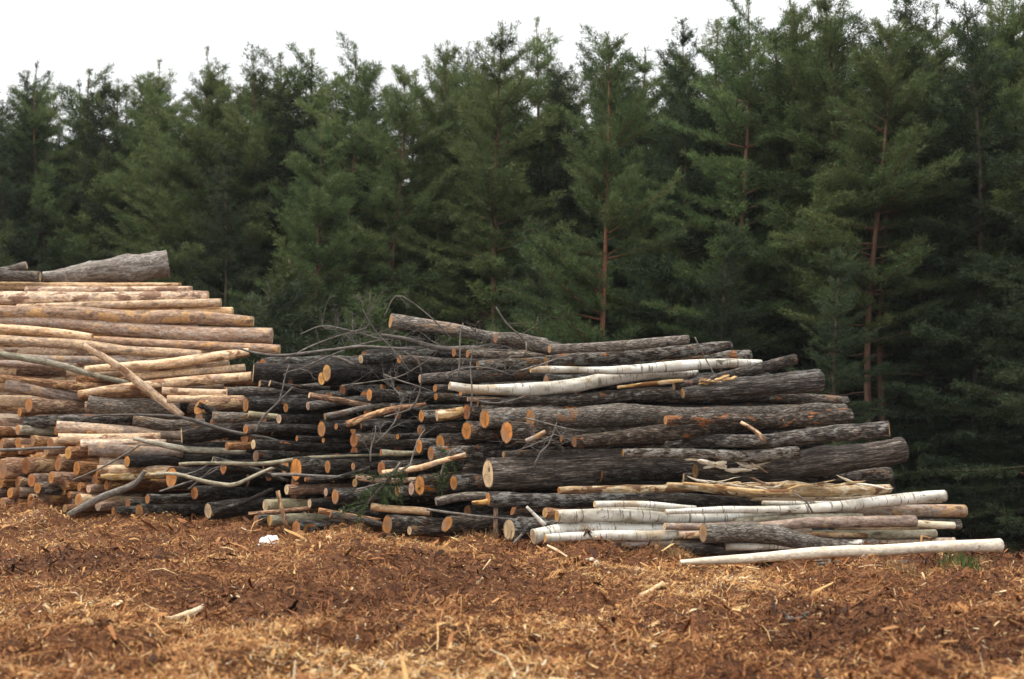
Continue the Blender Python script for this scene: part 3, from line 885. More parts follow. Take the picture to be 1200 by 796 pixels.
# ------------------------------------------------------------------ faint moist air between the clearing and the forest
hm = bpy.data.materials.new('forest_air'); hm.use_nodes = True
hn = hm.node_tree.nodes; hl = hm.node_tree.links
hn.clear()
ho = hn.new('ShaderNodeOutputMaterial'); hv = hn.new('ShaderNodeVolumePrincipled')
hv.inputs['Color'].default_value = (0.93, 0.96, 1.0, 1); hv.inputs['Density'].default_value = 0.0003; hv.inputs['Anisotropy'].default_value = 0.2
hl.new(hv.outputs[0], ho.inputs['Volume'])
x0, x1, y0, y1, z0, z1 = -620, 620, -320, 920, -4.2, 22.0
hz = mesh_obj('haze', [(x0, y0, z0), (x1, y0, z0), (x1, y1, z0), (x0, y1, z0), (x0, y0, z1), (x1, y0, z1), (x1, y1, z1), (x0, y1, z1)],
              [(3, 2, 1, 0), (4, 5, 6, 7), (0, 1, 5, 4), (1, 2, 6, 5), (2, 3, 7, 6), (3, 0, 4, 7)], hm, smooth=False)
tag(hz, 'faint grey haze in the air before the forest', None, None, 'stuff')
G1 = 'peeled pine logs of the upper left stack'
G2 = 'pine logs with sawn ends low in the left stack'
G3 = 'dark logs in the middle of the stacks'
G4 = 'dark logs of the right stack'
G5 = 'birch and pale logs at the foot of the right stack'
H = dict(a=2, refx=110, group=G1)
# --- top of the left stack
LOG('gnarl', 'G', '50,324,12 72,323,17 100,320,25 128,317,30 162,314,31 197,309,33', 'thick furrowed grey log lying on top of the left stack, wide end up', a=17, refx=110, dz=0.1, group=G1, name='log', stubs=0)
LOG('grey', 'C', '-70,322,14 20,323,13 47,324,12', 'dark grey log on the left stack top, touching the furrowed log', dz=-0.15, **{**H, 'a': 3}, name='log', stubs=0)
LOG('grey', 'P', '-60,320,8 0,317,8 31,311,9', 'short stub with pinkish end above the grey log on the left stack', dz=0.25, **{**H, 'a': 4}, name='log', stubs=0)
LOG('pale', 'C', '-60,334,10 90,336,10 160,334,6 212,334,5', 'thin pale log just under the furrowed log, highest of the peeled logs', dz=0.12, **H)
LOG('pale', 'C', '30,340,8 225,339,7', 'slim peeled log second from the top of the left stack', dz=0.0, **H)
LOG('pale', 'C', '-90,349,16 60,350,16 160,348,14 244,347,12', 'tan and grey log with a blunt end, third from the left stack top', **H, tint=None)
LOG('pale', 'C', '20,360,7 140,357,9 259,355,10', 'peeled log with knobbly brown tip, over the grey log', **H)
LOG('pale', 'C', '60,366,8 170,365,9 273,365,10', 'yellowish peeled log half hidden behind the grey log', dz=0.15, **H)
LOG('pink', 'C', '-70,366,15 60,367,17 160,371,17 230,373,17 297,377,12', 'straight grey log between the yellow peeled log and the big pinkish log', dz=-0.12, **H)
LOG('pink', 'C', '-60,375,11 60,378,14 140,386,17 220,391,20 319,394,19', 'big pinkish log whose square right end sticks out of the left stack', dz=-0.05, **H)
LOG('pale', 'C', '-60,381,9 50,388,10 108,396,10', 'tan pole above the long peeled pole at the left edge', dz=-0.35, **H)
LOG('pink', 'C', '110,398,9 180,403,10 250,406,11 328,410,12', 'pinkish log with pale end just under the big pinkish log', dz=0.0, **H)
LOG('pale', 'C', '-70,393,10 0,398,11 97,405,12 150,411,11 190,413,11 236,415,9', 'long peeled tan log with grey bark at its right half, above the leaning pole', dz=-0.4, **H)
LOG('pink', 'C', '-40,412,10 30,420,10 165,424,10', 'dull brown log in shade below the long peeled tan log', dz=0.1, **H)
LOG('pale', 'R', '100,433,8 160,428,10 190,427,12 240,420,12 292,413,10', 'peeled tan log rising to a reddish broken tip, right of the leaning pole', dz=-0.45, **H)
LOG('pale', 'C', '110,440,9 180,433,10 268,426,9', 'pale log just below the log with the reddish broken tip', dz=-0.25, **H)
LOG('pale', 'C', '150,443,9 287,431,9', 'cream log whose end touches the pale upright sawn face', dz=-0.25, **H)
LOG('pale', 'R', '92,462,8 130,457,10 180,451,11 240,446,12 295,441,11', 'tan log with orange right end below the two pale logs', dz=-0.6, **H)
LOG('aspen', 'C', '-60,408,7 0,415,8 61,426,8 102,438,7 150,449,6', 'olive pole slanting down to the right across the left stack', dz=-0.75, **H, name='pole')
LOG('pale', 'C', '98,405,7 136,428,9 163,449,10 190,470,10 214,488,8', 'pinkish leaning pole crossing the left stack steeply', a=4, refx=110, dz=-1.25, group=G1, name='pole', tint=None)
LOG('red', 'Y', '20,433,14 68,437,11 130,440,9', 'brown log with broken yellow end under the olive pole', a=15, dz=-0.4, group=G1)
LOG('red', 'O', '-50,440,9 30,447,10 125,455,10', 'reddish log above the bowed grey brown log at left', dz=-0.3, **H)
LOG('pink', 'P', '-60,428,9 20,427,9 90,430,9', 'grey brown log beneath the olive pole at the left edge', dz=-0.2, **H)
LOG('pink', 'T', '6,452,14 50,459,14 90,465,14 122,471,12', 'grey brown bowed log with a dull end, running into the mossy log', a=14, dz=-0.9, group=G1)
LOG('grey', 'T', '103,473,20 150,477,22 210,482,22', 'dark furrowed log with a mossy left end, under the leaning pole', a=14, dz=-0.6, group=G1, name='log', stubs=0)
LOG('pale', 'T', '190,458,9 268,461,9', 'pale log under the tan log with the orange right end', a=8, dz=-0.35, group=G1)
LOG('pale', 'T', '196,468,9 286,466,8', 'tan log just above the wedge shaped orange end', a=8, dz=-0.3, group=G1)
LOG('pink', 'T', '150,455,9 262,452,9', 'pinkish log crossed near its left by the leaning pole', a=8, dz=-0.1, group=G1)
# --- sawn ends low in the left stack
Q = dict(group=G2)
END('red', 'O', 34, 475, 17, 'orange ended log with stripped top, upper left of the sawn ends', dy=4, dz=-0.9, **Q)
END('red', 'O', 23, 483, 11, 'small orange end tucked under the upper left stripped log', dz=-0.6, **Q)
END('red', 'O', -20, 481, 9, 'grey brown log beside the small tucked orange end, at the left edge', run=60, a=10, dz=-0.7, **Q)
END('pale', 'T', -40, 491, 8, 'thin brown log at the left edge, under the grey brown one', run=130, a=8, dz=-0.5, **Q)
END('pale', 'T', -40, 498, 9, 'tan log at the left edge level with the black log', run=130, a=8, dz=-0.6, **Q)
LOG('dark', 'R', '28,495,13 90,493,14 154,492,14', 'nearly black log running under the mossy log', a=12, dz=-0.7, group=G2, name='log', stubs=0)
LOG('grey', 'G', '156,493,13 190,495,14 240,496,12', 'grey log butting against the right end of the black log', a=14, dz=-1.0, group=G2, name='log', stubs=0)
END('pale', 'O', 66, 500, 14, 'stripped log with orange end and knobbly rim, below the black log', run=150, dy=6, dz=-0.9, a=20, **Q)
END('aspen', 'O', 21, 504, 12, 'olive log with orange end, left of the stripped knobbly one', run=120, dy=3, dz=-0.8, name='pine_log', **Q)
END('pale', 'O', 68, 514, 13, 'bright stripped log directly below the knobbly rimmed one', run=120, dy=1, dz=-0.95, a=18, **Q)
END('red', 'T', -30, 509, 9, 'red brown log at the left edge between the olive log and the thin crooked stick', run=130, a=15, dz=-0.5, **Q)
END('red', 'O', 3, 519, 11, 'orange end nearest the left edge just above the crooked stick', dz=-0.6, **Q)
END('red', 'O', 21, 519, 12, 'orange end above the crooked stick, with red bark', dz=-0.75, **Q)
END('red', 'R', 58, 519, 11, 'reddish end left of the bright stripped log', dz=-0.5, **Q)
END('pale', 'Y', 94, 522, 14, 'bright log with yellow end, above a grey purple log', run=100, dy=-1, dz=-1.0, a=20, **Q)
END('pink', 'O', 104, 527, 15, 'grey purple log with yellow orange end', run=110, dy=1, dz=-1.15, a=20, **Q)
END('red', 'Y', 80, 531, 15, 'yellow end below and left of the grey purple log', dz=-1.0, **Q)
END('red', 'O', 44, 539, 10, 'small orange end under the crooked stick', dz=-0.6, **Q)
END('red', 'R', 30, 546, 20, 'wide reddish brown end under the fork of the crooked stick', dz=-0.9, **Q)
END('red', 'O', 3, 550, 25, 'largest orange end of the left stack, at the left edge', dz=-1.0, **Q)
END('red', 'R', 68, 545, 15, 'reddish orange end right of the small orange one', dz=-0.8, **Q)
END('red', 'O', 90, 549, 17, 'tall orange end above the grey slanting pole', dz=-1.0, **Q)
END('red', 'O', 99, 542, 12, 'orange end peeping from behind the tall orange one', dz=-0.6, **Q)
END('pale', 'O', 116, 541, 11, 'stripped log with orange end, left of the black sided log', run=100, dz=-0.85, a=20, **Q)
END('pale', 'O', 114, 552, 13, 'stripped log with orange end over the yellow stick', run=110, dy=1, dz=-0.95, a=20, **Q)
END('red', 'O', 60, 560, 15, 'orange end with a clear length of red bark, mid left stack', dz=-1.0, **Q)
END('red', 'O', 21, 565, 13, 'orange end under the wide reddish brown end', dz=-0.8, **Q)
END('red', 'R', 37, 563, 16, 'rust coloured end left of the clear length of red bark', dz=-0.85, **Q)
END('red', 'O', 1, 567, 11, 'orange end under the largest one at the left edge', dz=-0.7, **Q)
END('dark', 'O', 44, 572, 14, 'pale orange end with a dark log behind, above the lowest row', dz=-1.0, stubs=0, **Q, name='log')
END('red', 'O', 12, 578, 13, 'wide orange end in the second lowest row near the left edge', dz=-0.8, **Q)
END('red', 'R', 75, 569, 11, 'reddish end left of the foot of the grey slanting pole', dz=-0.8, **Q)
END('red', 'O', 93, 571, 11, 'small bright orange end under the tall orange one', dz=-0.8, **Q)
END('red', 'R', 111, 563, 14, 'reddish end just above the grey slanting pole', dz=-0.7, **Q)
END('pink', 'P', 104, 573, 10, 'pinkish end resting behind the grey slanting pole', run=110, dy=-6, dz=-0.8, **Q)
END('red', 'O', 36, 586, 14, 'orange end in the lowest row, third from the left edge', dz=-0.9, **Q)
END('red', 'R', 58, 586, 11, 'dull red end in the lowest row, behind a lying tan pole', dz=-0.7, **Q)
END('red', 'O', 3, 588, 10, 'orange end at the left edge touching the mulch', dz=-0.8, **Q)
END('red', 'R', 20, 590, 12, 'rust end in the lowest row between two orange ends', dz=-0.6, **Q)
END('pale', 'O', 92, 586, 15, 'stripped orange end left of the foot of the grey pole', run=120, dz=-0.9, **Q)
END('red', 'O', 81, 580, 8, 'tiny orange end above the stripped one by the grey pole', dz=-0.7, **Q)
END('red', 'T', 76, 596, 10, 'tan end right above the foot of the grey slanting pole', dz=-1.0, **Q)
END('dark', 'O', 133, 599, 11, 'round brown end under the grey slanting pole', dz=-0.7, stubs=0, **Q, name='log')
END('red', 'P', 115, 593, 12, 'pinkish end touching the underside of the grey slanting pole', dz=-0.6, **Q)
END('dark', 'R', 150, 590, 12, 'dark end in shade right of the grey slanting pole', dz=-0.4, stubs=0, **Q, name='log')
LOG('red', 'T', '-30,598,8 10,598,8 72,599,7', 'tan pole lying along the mulch at the left edge', a=5, dz=-0.55, group=G2, name='pole')
LOG('twig', 'C', '80,604,8 118,583,9 156,568,8 170,552,5', 'grey slanting pole propped against the left stack', a=6, dz=-1.25, group=None, name='pole', cat='pole')
LOG('torn', 'O', '118,559,8 160,558,9 196,555,8', 'yellow splintered stick above the grey slanting pole', a=14, dz=-0.9, group=G2, name='pole')
# --- middle
Q = dict(group=G3, name='log')
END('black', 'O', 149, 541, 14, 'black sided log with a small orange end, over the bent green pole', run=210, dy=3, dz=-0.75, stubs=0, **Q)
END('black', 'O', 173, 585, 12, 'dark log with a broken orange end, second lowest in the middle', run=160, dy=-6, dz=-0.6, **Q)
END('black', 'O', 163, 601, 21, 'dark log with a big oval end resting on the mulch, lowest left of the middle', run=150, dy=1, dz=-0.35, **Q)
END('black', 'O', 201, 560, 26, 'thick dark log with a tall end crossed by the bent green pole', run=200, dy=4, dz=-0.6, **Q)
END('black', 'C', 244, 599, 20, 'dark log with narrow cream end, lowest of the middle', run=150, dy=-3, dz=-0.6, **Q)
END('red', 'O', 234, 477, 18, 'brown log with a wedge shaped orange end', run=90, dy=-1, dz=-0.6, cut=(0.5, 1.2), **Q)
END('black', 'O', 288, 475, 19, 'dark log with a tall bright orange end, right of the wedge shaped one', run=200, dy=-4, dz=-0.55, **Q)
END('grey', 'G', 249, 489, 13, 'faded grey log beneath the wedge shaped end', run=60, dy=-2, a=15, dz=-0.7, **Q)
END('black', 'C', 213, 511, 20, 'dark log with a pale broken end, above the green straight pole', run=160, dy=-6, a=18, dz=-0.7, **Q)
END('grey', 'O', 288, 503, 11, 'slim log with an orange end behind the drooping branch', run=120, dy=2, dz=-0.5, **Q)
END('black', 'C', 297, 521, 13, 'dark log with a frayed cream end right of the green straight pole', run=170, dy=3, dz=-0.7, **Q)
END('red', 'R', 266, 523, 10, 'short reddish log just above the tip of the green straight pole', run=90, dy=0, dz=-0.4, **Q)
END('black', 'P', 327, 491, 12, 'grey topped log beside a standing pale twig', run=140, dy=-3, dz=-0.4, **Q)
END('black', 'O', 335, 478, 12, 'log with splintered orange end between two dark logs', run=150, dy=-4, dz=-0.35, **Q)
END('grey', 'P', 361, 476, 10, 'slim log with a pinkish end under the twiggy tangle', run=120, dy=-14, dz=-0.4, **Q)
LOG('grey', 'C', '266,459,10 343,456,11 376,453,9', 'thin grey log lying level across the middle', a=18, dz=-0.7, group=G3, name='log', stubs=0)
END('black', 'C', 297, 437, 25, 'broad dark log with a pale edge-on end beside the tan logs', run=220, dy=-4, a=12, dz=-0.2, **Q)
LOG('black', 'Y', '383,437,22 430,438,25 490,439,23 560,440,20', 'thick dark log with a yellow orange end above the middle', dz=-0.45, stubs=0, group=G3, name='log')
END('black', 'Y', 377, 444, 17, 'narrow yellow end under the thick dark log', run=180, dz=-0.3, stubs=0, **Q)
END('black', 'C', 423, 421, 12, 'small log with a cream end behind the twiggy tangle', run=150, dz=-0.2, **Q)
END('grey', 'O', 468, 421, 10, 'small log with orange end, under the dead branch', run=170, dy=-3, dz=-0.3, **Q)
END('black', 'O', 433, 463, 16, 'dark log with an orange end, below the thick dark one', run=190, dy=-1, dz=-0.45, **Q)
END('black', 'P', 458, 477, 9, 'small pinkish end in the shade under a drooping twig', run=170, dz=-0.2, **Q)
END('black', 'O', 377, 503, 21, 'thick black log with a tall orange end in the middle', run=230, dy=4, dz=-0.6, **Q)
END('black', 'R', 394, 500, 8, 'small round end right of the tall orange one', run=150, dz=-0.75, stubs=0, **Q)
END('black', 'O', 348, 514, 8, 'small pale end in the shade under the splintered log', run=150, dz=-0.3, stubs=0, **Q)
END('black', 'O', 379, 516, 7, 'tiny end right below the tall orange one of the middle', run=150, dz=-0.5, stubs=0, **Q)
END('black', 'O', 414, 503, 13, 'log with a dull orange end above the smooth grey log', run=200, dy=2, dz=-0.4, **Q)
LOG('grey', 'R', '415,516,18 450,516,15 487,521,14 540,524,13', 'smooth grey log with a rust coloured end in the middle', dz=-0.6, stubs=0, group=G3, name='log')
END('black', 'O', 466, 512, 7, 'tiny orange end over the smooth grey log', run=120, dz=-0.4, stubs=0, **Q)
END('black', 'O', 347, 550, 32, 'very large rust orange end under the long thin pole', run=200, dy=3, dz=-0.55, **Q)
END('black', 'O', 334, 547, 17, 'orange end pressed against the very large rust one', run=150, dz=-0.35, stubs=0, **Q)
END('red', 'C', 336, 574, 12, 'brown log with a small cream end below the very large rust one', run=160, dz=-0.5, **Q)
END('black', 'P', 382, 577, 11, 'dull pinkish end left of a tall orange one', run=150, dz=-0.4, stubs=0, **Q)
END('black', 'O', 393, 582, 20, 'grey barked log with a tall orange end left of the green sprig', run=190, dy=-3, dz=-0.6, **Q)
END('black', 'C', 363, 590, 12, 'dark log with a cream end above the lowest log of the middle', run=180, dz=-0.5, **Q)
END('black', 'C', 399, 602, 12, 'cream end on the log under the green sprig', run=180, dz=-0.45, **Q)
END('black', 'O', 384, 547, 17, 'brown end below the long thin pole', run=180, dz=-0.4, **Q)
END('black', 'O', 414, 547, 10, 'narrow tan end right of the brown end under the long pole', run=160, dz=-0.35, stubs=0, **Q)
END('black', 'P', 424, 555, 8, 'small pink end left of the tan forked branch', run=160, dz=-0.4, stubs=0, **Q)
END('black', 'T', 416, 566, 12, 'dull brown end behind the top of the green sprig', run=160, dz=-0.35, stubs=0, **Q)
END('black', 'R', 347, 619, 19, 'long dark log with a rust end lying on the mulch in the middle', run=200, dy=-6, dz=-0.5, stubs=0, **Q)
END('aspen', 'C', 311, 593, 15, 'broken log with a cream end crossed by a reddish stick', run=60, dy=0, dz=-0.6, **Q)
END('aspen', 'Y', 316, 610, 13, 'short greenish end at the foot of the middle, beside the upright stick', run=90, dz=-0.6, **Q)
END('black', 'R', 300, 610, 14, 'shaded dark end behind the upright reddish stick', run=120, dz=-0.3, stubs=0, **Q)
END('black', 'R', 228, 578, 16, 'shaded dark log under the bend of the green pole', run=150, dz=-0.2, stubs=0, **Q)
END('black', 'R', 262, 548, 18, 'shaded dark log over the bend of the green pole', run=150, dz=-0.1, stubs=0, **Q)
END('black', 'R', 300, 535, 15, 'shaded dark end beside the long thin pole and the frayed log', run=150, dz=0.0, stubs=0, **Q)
# --- right stack, sawn ends at its left side
Q = dict(group=G4, name='log')
LOG('grey', 'Y', '458,376,18 490,381,17 540,389,15 585,397,14 640,402,12', 'top grey log of the right stack with a yellow end pointing at the sky', a=18, dz=-0.2, group=G4, name='log')
LOG('grey', 'R', '581,396,13 612,399,18 640,407,17 672,414,13', 'bent grey log with a rust end on top of the right stack', a=20, dz=-0.3, group=G4, name='log', stubs=0)
LOG('grey', 'T', '644,409,10 700,407,12 760,402,12 806,398,12', 'light grey log ending free at the top right of the right stack', a=20, dz=-0.2, group=G4, name='log', stubs=0)
END('dark', 'R', 532, 413, 12, 'rust end on the left of two side by side under the top log', run=160, dy=2, dz=-0.1, **Q)
END('grey', 'O', 548, 415, 9, 'small orange end right of its rust neighbour under the top log', run=150, dy=1, dz=-0.25, **Q)
LOG('dark', 'T', '640,424,14 760,416,16 820,410,14 856,405,11', 'dark log behind the birch with a slanting tip at the skyline', a=20, dz=0.15, group=G4, name='log')
LOG('dark', 'T', '560,428,13 660,425,15 760,423,17 820,420,16 878,417,14', 'rough dark log just above the white birch', a=20, dz=-0.05, group=G4, name='log')
LOG('grey', 'P', '493,444,12 540,442,15 605,437,16 650,441,12', 'light brown curved log left of the birch, with a ragged tip', dz=-0.35, group=G4, name='log')
LOG('birch', 'Y', '622,433,8 690,434,8 730,434,10 800,429,13 850,427,11 892,425,7', 'upper white birch with a straight stem lying across the right stack', a=19, dz=-0.75, group='white birch stems across the right stack', stubs=0)
LOG('birch', 'C', '527,452,10 560,458,12 615,459,15 665,453,16 700,446,16 735,441,15 775,438,12 817,437,8', 'thicker wavy white birch below the straight one', a=19, dz=-1.15, group='white birch stems across the right stack', stubs=0)
RISE = LOG('dark', 'T', '790,453,9 850,442,13 932,421,13', 'dark log rising to a thin tip right of the birch', a=18, dz=-1.1, group=G4, name='log', stubs=0)
torn(RISE, '815,449,6 835,446,8 858,442,7', 18, -1.2, 'torn', 6, 8, 0.22)
LOG('torn', 'Y', '724,454,4 770,449,5 800,446,4', 'thin torn yellow strip of wood lying under the birch tips', a=19, dz=-1.25, group=G4, name='split_log', cat='split log')
LOG('rough', 'T', '800,461,13 850,455,19 880,451,23 960,446,27', 'thick blunt log at the right edge of the right stack, upper', a=18, dz=-1.1, group=G4, name='log', stubs=0)
LOG('dark', 'T', '560,472,8 640,470,12 720,465,16 820,463,18 900,463,16 945,468,14 992,471,13', 'long dark log running under the thick blunt one to a stubby end', a=19, dz=-0.75, group=G4, name='log')
LOG('pink', 'C', '548,468,6 600,470,7 680,469,6', 'thin peeled strip log just below the wavy birch', a=19, dz=-0.85, group=G4, name='pole')
LOG('dark', 'T', '780,493,12 860,492,14 930,491,18 995,488,20', 'blunt dark log under the long stubby one at right', a=18, dz=-1.0, group=G4, name='log')
LOG('grey', 'T', '880,500,11 945,482,12 990,480,13', 'short grey log wedged above the blunt dark one', a=18, dz=-0.6, group=G4, name='log', stubs=0)
LOG('grey', 'O', '622,490,22 690,490,25 760,489,26 830,486,23 880,484,20 935,482,16', 'thick grey log with a bright round orange end, middle of the right stack', dz=-0.75, group=G4, name='log')
LOG('dark', 'R', '673,518,14 720,513,17 760,509,19 810,504,20 867,498,16 890,495,12', 'grey log with a rust end just below the thick grey one', dz=-0.95, group=G4, name='log', stubs=0)
LOG('dark', 'Y', '760,524,10 865,517,15 905,515,17 970,509,18 1042,503,20', 'dark log whose yellow right end pokes out at the far right', a=-19, dz=-0.25, group=G4, name='log', stubs=0)
LOG('dark', 'Y', '730,531,10 820,533,12 880,533,14 935,530,14', 'dark log squeezed above the torn log at right', a=14, dz=-0.8, group=G4, name='log', stubs=0)
LOG('rough', 'C', '572,556,37 640,553,40 730,551,41 818,548,38', 'largest furrowed log of the right stack with a cream oval end', a=22, dz=-0.55, group=G4, name='log', stubs=0)
BIGR = LOG('rough', 'T', '815,552,20 870,550,28 920,547,33 985,540,32 1057,527,29', 'big furrowed log with torn left end at the right edge', a=16, dz=-0.30, group=G4, name='log', stubs=0)
torn(BIGR, '812,539,10 840,543,14 866,544,14 888,549,6', 16, -0.68, 'peeled', 12, 3, 0.30, thick=0.020)
LOG('dark', 'C', '800,560,12 860,562,14 930,562,14', 'short shaded log under the torn pale splinter', a=16, dz=0.05, group=G4, name='log', stubs=0)
LOG('dark', 'R', '930,556,16 1000,556,17 1042,556,17', 'shaded dark log under the right tip of the big furrowed log', a=18, dz=0.0, group=G4, name='log', stubs=0)
LOG('grey', 'T', '590,533,8 660,530,9 735,526,8', 'thin grey log lying on top of the largest furrowed log', a=22, dz=-0.5, group=G4, name='log', stubs=0)
END('dark', 'O', 560, 524, 8, 'small orange end above the largest furrowed log', run=70, dy=-1, dz=-0.4, stubs=0, **Q)
END('dark', 'R', 658, 514, 10, 'brown end in shade left of the rust ended grey log', run=120, dz=-0.7, stubs=0, **Q)
END('dark', 'O', 594, 507, 29, 'widest orange end of the right stack, low of the cluster', run=230, dy=2, dz=-0.85, stubs=0, **Q)
END('grey', 'O', 568, 491, 23, 'orange end with pale wood above its bark, left of the widest one', run=220, dy=-1, dz=-0.8, stubs=0, **Q)
END('dark', 'R', 547, 483, 20, 'hollow looking rust end at the top of the orange cluster', run=220, dy=0, dz=-0.75, **Q)
END('dark', 'O', 547, 505, 23, 'yellow orange end under the hollow looking one', run=220, dy=2, dz=-0.75, stubs=0, **Q)
LOG('torn', 'P', '512,487,14 528,485,12 543,482,10', 'short barkless pale chunk left of the hollow looking end', dz=-0.9, a=18, group=G4, name='log_chunk')
END('dark', 'O', 494, 488, 14, 'bright orange end left of the barkless pale chunk', run=200, dz=-0.6, **Q)
END('dark', 'R', 492, 504, 12, 'brown end below the bright one by the barkless chunk', run=200, dz=-0.5, stubs=0, **Q)
END('dark', 'O', 516, 519, 20, 'orange oval end, upper right of three above the tan branch', run=210, dz=-0.7, stubs=0, **Q)
END('dark', 'O', 491, 523, 18, 'orange oval end, left of three above the tan branch', run=200, dz=-0.6, stubs=0, **Q)
END('dark', 'O', 505, 532, 18, 'orange oval end, lowest of three above the tan branch', run=200, dz=-0.8, stubs=0, **Q)
END('dark', 'O', 510, 455, 10, 'upper of two small ends stacked left of the birch butt', run=150, dz=-0.35, stubs=0, **Q)
END('dark', 'O', 511, 465, 10, 'lower of two small ends stacked left of the birch butt', run=150, dz=-0.4, stubs=0, **Q)
END('dark', 'O', 540, 461, 7, 'tiny orange end right under the birch butt', run=150, dz=-0.4, stubs=0, **Q)
END('grey', 'R', 562, 478, 9, 'thin log between the birch and the cluster of orange ends', run=120, dy=-3, dz=-0.7, stubs=0, **Q)
END('dark', 'C', 544, 549, 25, 'dark log with a slanting cream end behind the tan branch', run=190, dz=-0.3, cut=(0.9, 2.5), stubs=0, **Q)
END('dark', 'O', 532, 566, 19, 'dark log with orange brown end and a pale tongue of wood', run=170, dy=-2, dz=-0.6, stubs=0, **Q)
END('dark', 'O', 492, 569, 25, 'large rust orange end right of the green sprig', run=210, dz=-0.6, stubs=0, **Q)
END('dark', 'P', 482, 573, 17, 'narrow pale end pressed to the left of the large rust one', run=170, dz=-0.4, stubs=0, **Q)
END('dark', 'R', 447, 549, 19, 'rust end at the butt of the tan branch', run=210, dz=-0.4, stubs=0, **Q)
END('dark', 'T', 466, 575, 14, 'olive tan end hanging in the green sprig', run=170, dz=-0.4, stubs=0, **Q)
END('grey', 'G', 511, 588, 11, 'slim grey log with a broken pale tip above the tan pole', run=70, dy=-6, a=16, dz=-0.75, **Q)
END('dark', 'O', 454, 615, 23, 'dark log with an oval orange end under the tan pole', run=170, dy=2, dz=-0.7, stubs=0, **Q)
END('dark', 'C', 480, 622, 11, 'small cream end low in front of the dark log under the tan pole', run=120, dz=-0.8, stubs=0, **Q)
END('dark', 'O', 524, 614, 19, 'orange wedge end under the thin end of the tan pole', run=150, dz=-0.65, cut=(0.4, 1.0), stubs=0, **Q)
LOG('dark', 'O', '572,585,18 640,585,17 696,585,16 790,585,14 870,588,10', 'straight dark log with an orange end right under the largest furrowed log', a=21, dz=-0.75, group=G4, name='log', stubs=0)
END('dark', 'C', 597, 621, 27, 'cream end with a dark heart at the foot of the right stack', run=110, dz=-0.5, stubs=0, **Q)
END('grey', 'C', 607, 611, 11, 'small cream end above the birch butt at the foot', run=120, dy=1, dz=-0.45, stubs=0, **Q)
END('dark', 'R', 548, 600, 15, 'shaded dark log left of the upright rust coloured post', run=140, dz=-0.1, stubs=0, **Q)
END('dark', 'R', 560, 622, 18, 'shaded dark log in the gap at the foot beside the cream end', run=140, dz=0.1, stubs=0, **Q)
END('red', 'R', 602, 597, 14, 'rust wedge end below the straight dark log', run=110, dz=-0.3, cut=(0.6, 1.6), **Q)
END('red', 'T', 639, 601, 12, 'tan stub end in front of the long birch', run=60, dz=-0.75, **Q)
# --- pale logs at the foot of the right stack
Q = dict(group=G5)
LOG('torn', 'O', '655,575,9 720,574,10 790,573,10 840,571,9', 'slim stripped log with orange end under the largest furrowed log', a=20, dz=-0.75, **Q, name='log')
SPL = LOG('torn', 'C', '782,568,5 840,573,12 900,575,17 975,576,16 1043,573,9', 'splintered yellow log torn open at right', a=17, dz=-0.80, **Q, name='split_log')
torn(SPL, '790,566,8 860,568,10 930,570,10 1020,570,8', 17, -0.92, 'torn', 9, 5, 0.5, thick=0.016)
torn(SPL, '800,566,8 860,566,10 930,568,10 1020,566,8', 17, -0.92, 'peeled', 8, 6, 0.45, thick=0.012)
LOG('birch', 'C', '697,591,8 760,592,8 815,596,7', 'thin birch log with a pale tip beneath the straight dark log', a=20, dz=-0.95, stubs=0, **Q)
LOG('birch', 'Y', '653,605,14 720,604,15 790,606,14 880,605,12 965,606,9', 'long straight birch log with a yellow end', a=20, dz=-0.85, stubs=0, **Q)
LOG('birch', 'C', '780,600,6 880,596,9 940,595,10 987,592,12 1050,585,14 1107,581,14', 'clean birch log rising to a free right end above the dark stubs', a=16, dz=-0.95, stubs=0, **Q)
LOG('pink', 'C', '940,600,11 1015,599,14 1080,599,15 1130,599,15', 'dark log with a bare patch sticking out under the clean birch', a=16, dz=-0.55, **Q, name='log', stubs=0)
LOG('grey', 'C', '1000,611,11 1070,613,12 1124,615,13', 'short dark log with yellow scrape under the bare patched one', a=16, dz=-0.5, **Q, name='log', stubs=0)
LOG('pink', 'C', '860,620,9 915,616,12 960,612,13 1072,611,14', 'grey brown log with a rounded end below the clean birch', a=16, dz=-0.95, **Q, name='log', stubs=0)
LOG('pink', 'C', '779,617,8 826,617,9 900,613,9', 'thin grey log above the mottled rust log', a=20, dz=-0.9, **Q, name='log', stubs=0)
LOG('aspen', 'C', '930,627,10 1000,627,11 1096,626,11', 'pale grey log above the long white bottom pole', a=16, dz=-0.75, **Q, name='log')
LOG('grey', 'T', '824,625,22 870,628,23 905,631,22 960,637,17 1025,637,10', 'mottled rust and grey log with a tan end in front of the birches', a=18, dz=-1.0, **Q, name='log', stubs=0)
LOG('birch', 'C', '625,629,18 667,622,16 728,621,15 800,621,13', 'thick birch butt with a cream end at the foot of the right stack', a=21, dz=-0.75, stubs=0, **Q)
LOG('birch', 'Y', '639,631,10 685,630,11 760,627,12 790,625,12 830,626,12', 'crooked thin birch in front of the thick birch butt', a=19, dz=-0.95, stubs=0, **Q)
LOG('peeled', 'C', '797,659,5 847,656,10 940,650,13 1025,645,13 1110,641,14 1172,639,16', 'long white pole, lowest of all and reaching farthest right', a=17, dz=-2.15, stubs=0, name='pole', **Q)
LOG('dark', 'T', '770,643,12 840,644,15 910,645,14', 'dark log half sunk in mulch under the mottled rust log', a=18, dz=-0.9, **Q, name='log', stubs=0)
LOG('grey', 'T', '955,660,8 1050,660,8 1140,662,9', 'thin weathered log lying on the ground under the long white pole', a=16, dz=-1.75, **Q, name='log', stubs=0)
LOG('dark', 'T', '1000,652,8 1060,652,9 1124,652,9', 'thin dark log between the white pole and the weathered one', a=16, dz=-1.0, **Q, name='log', stubs=0)
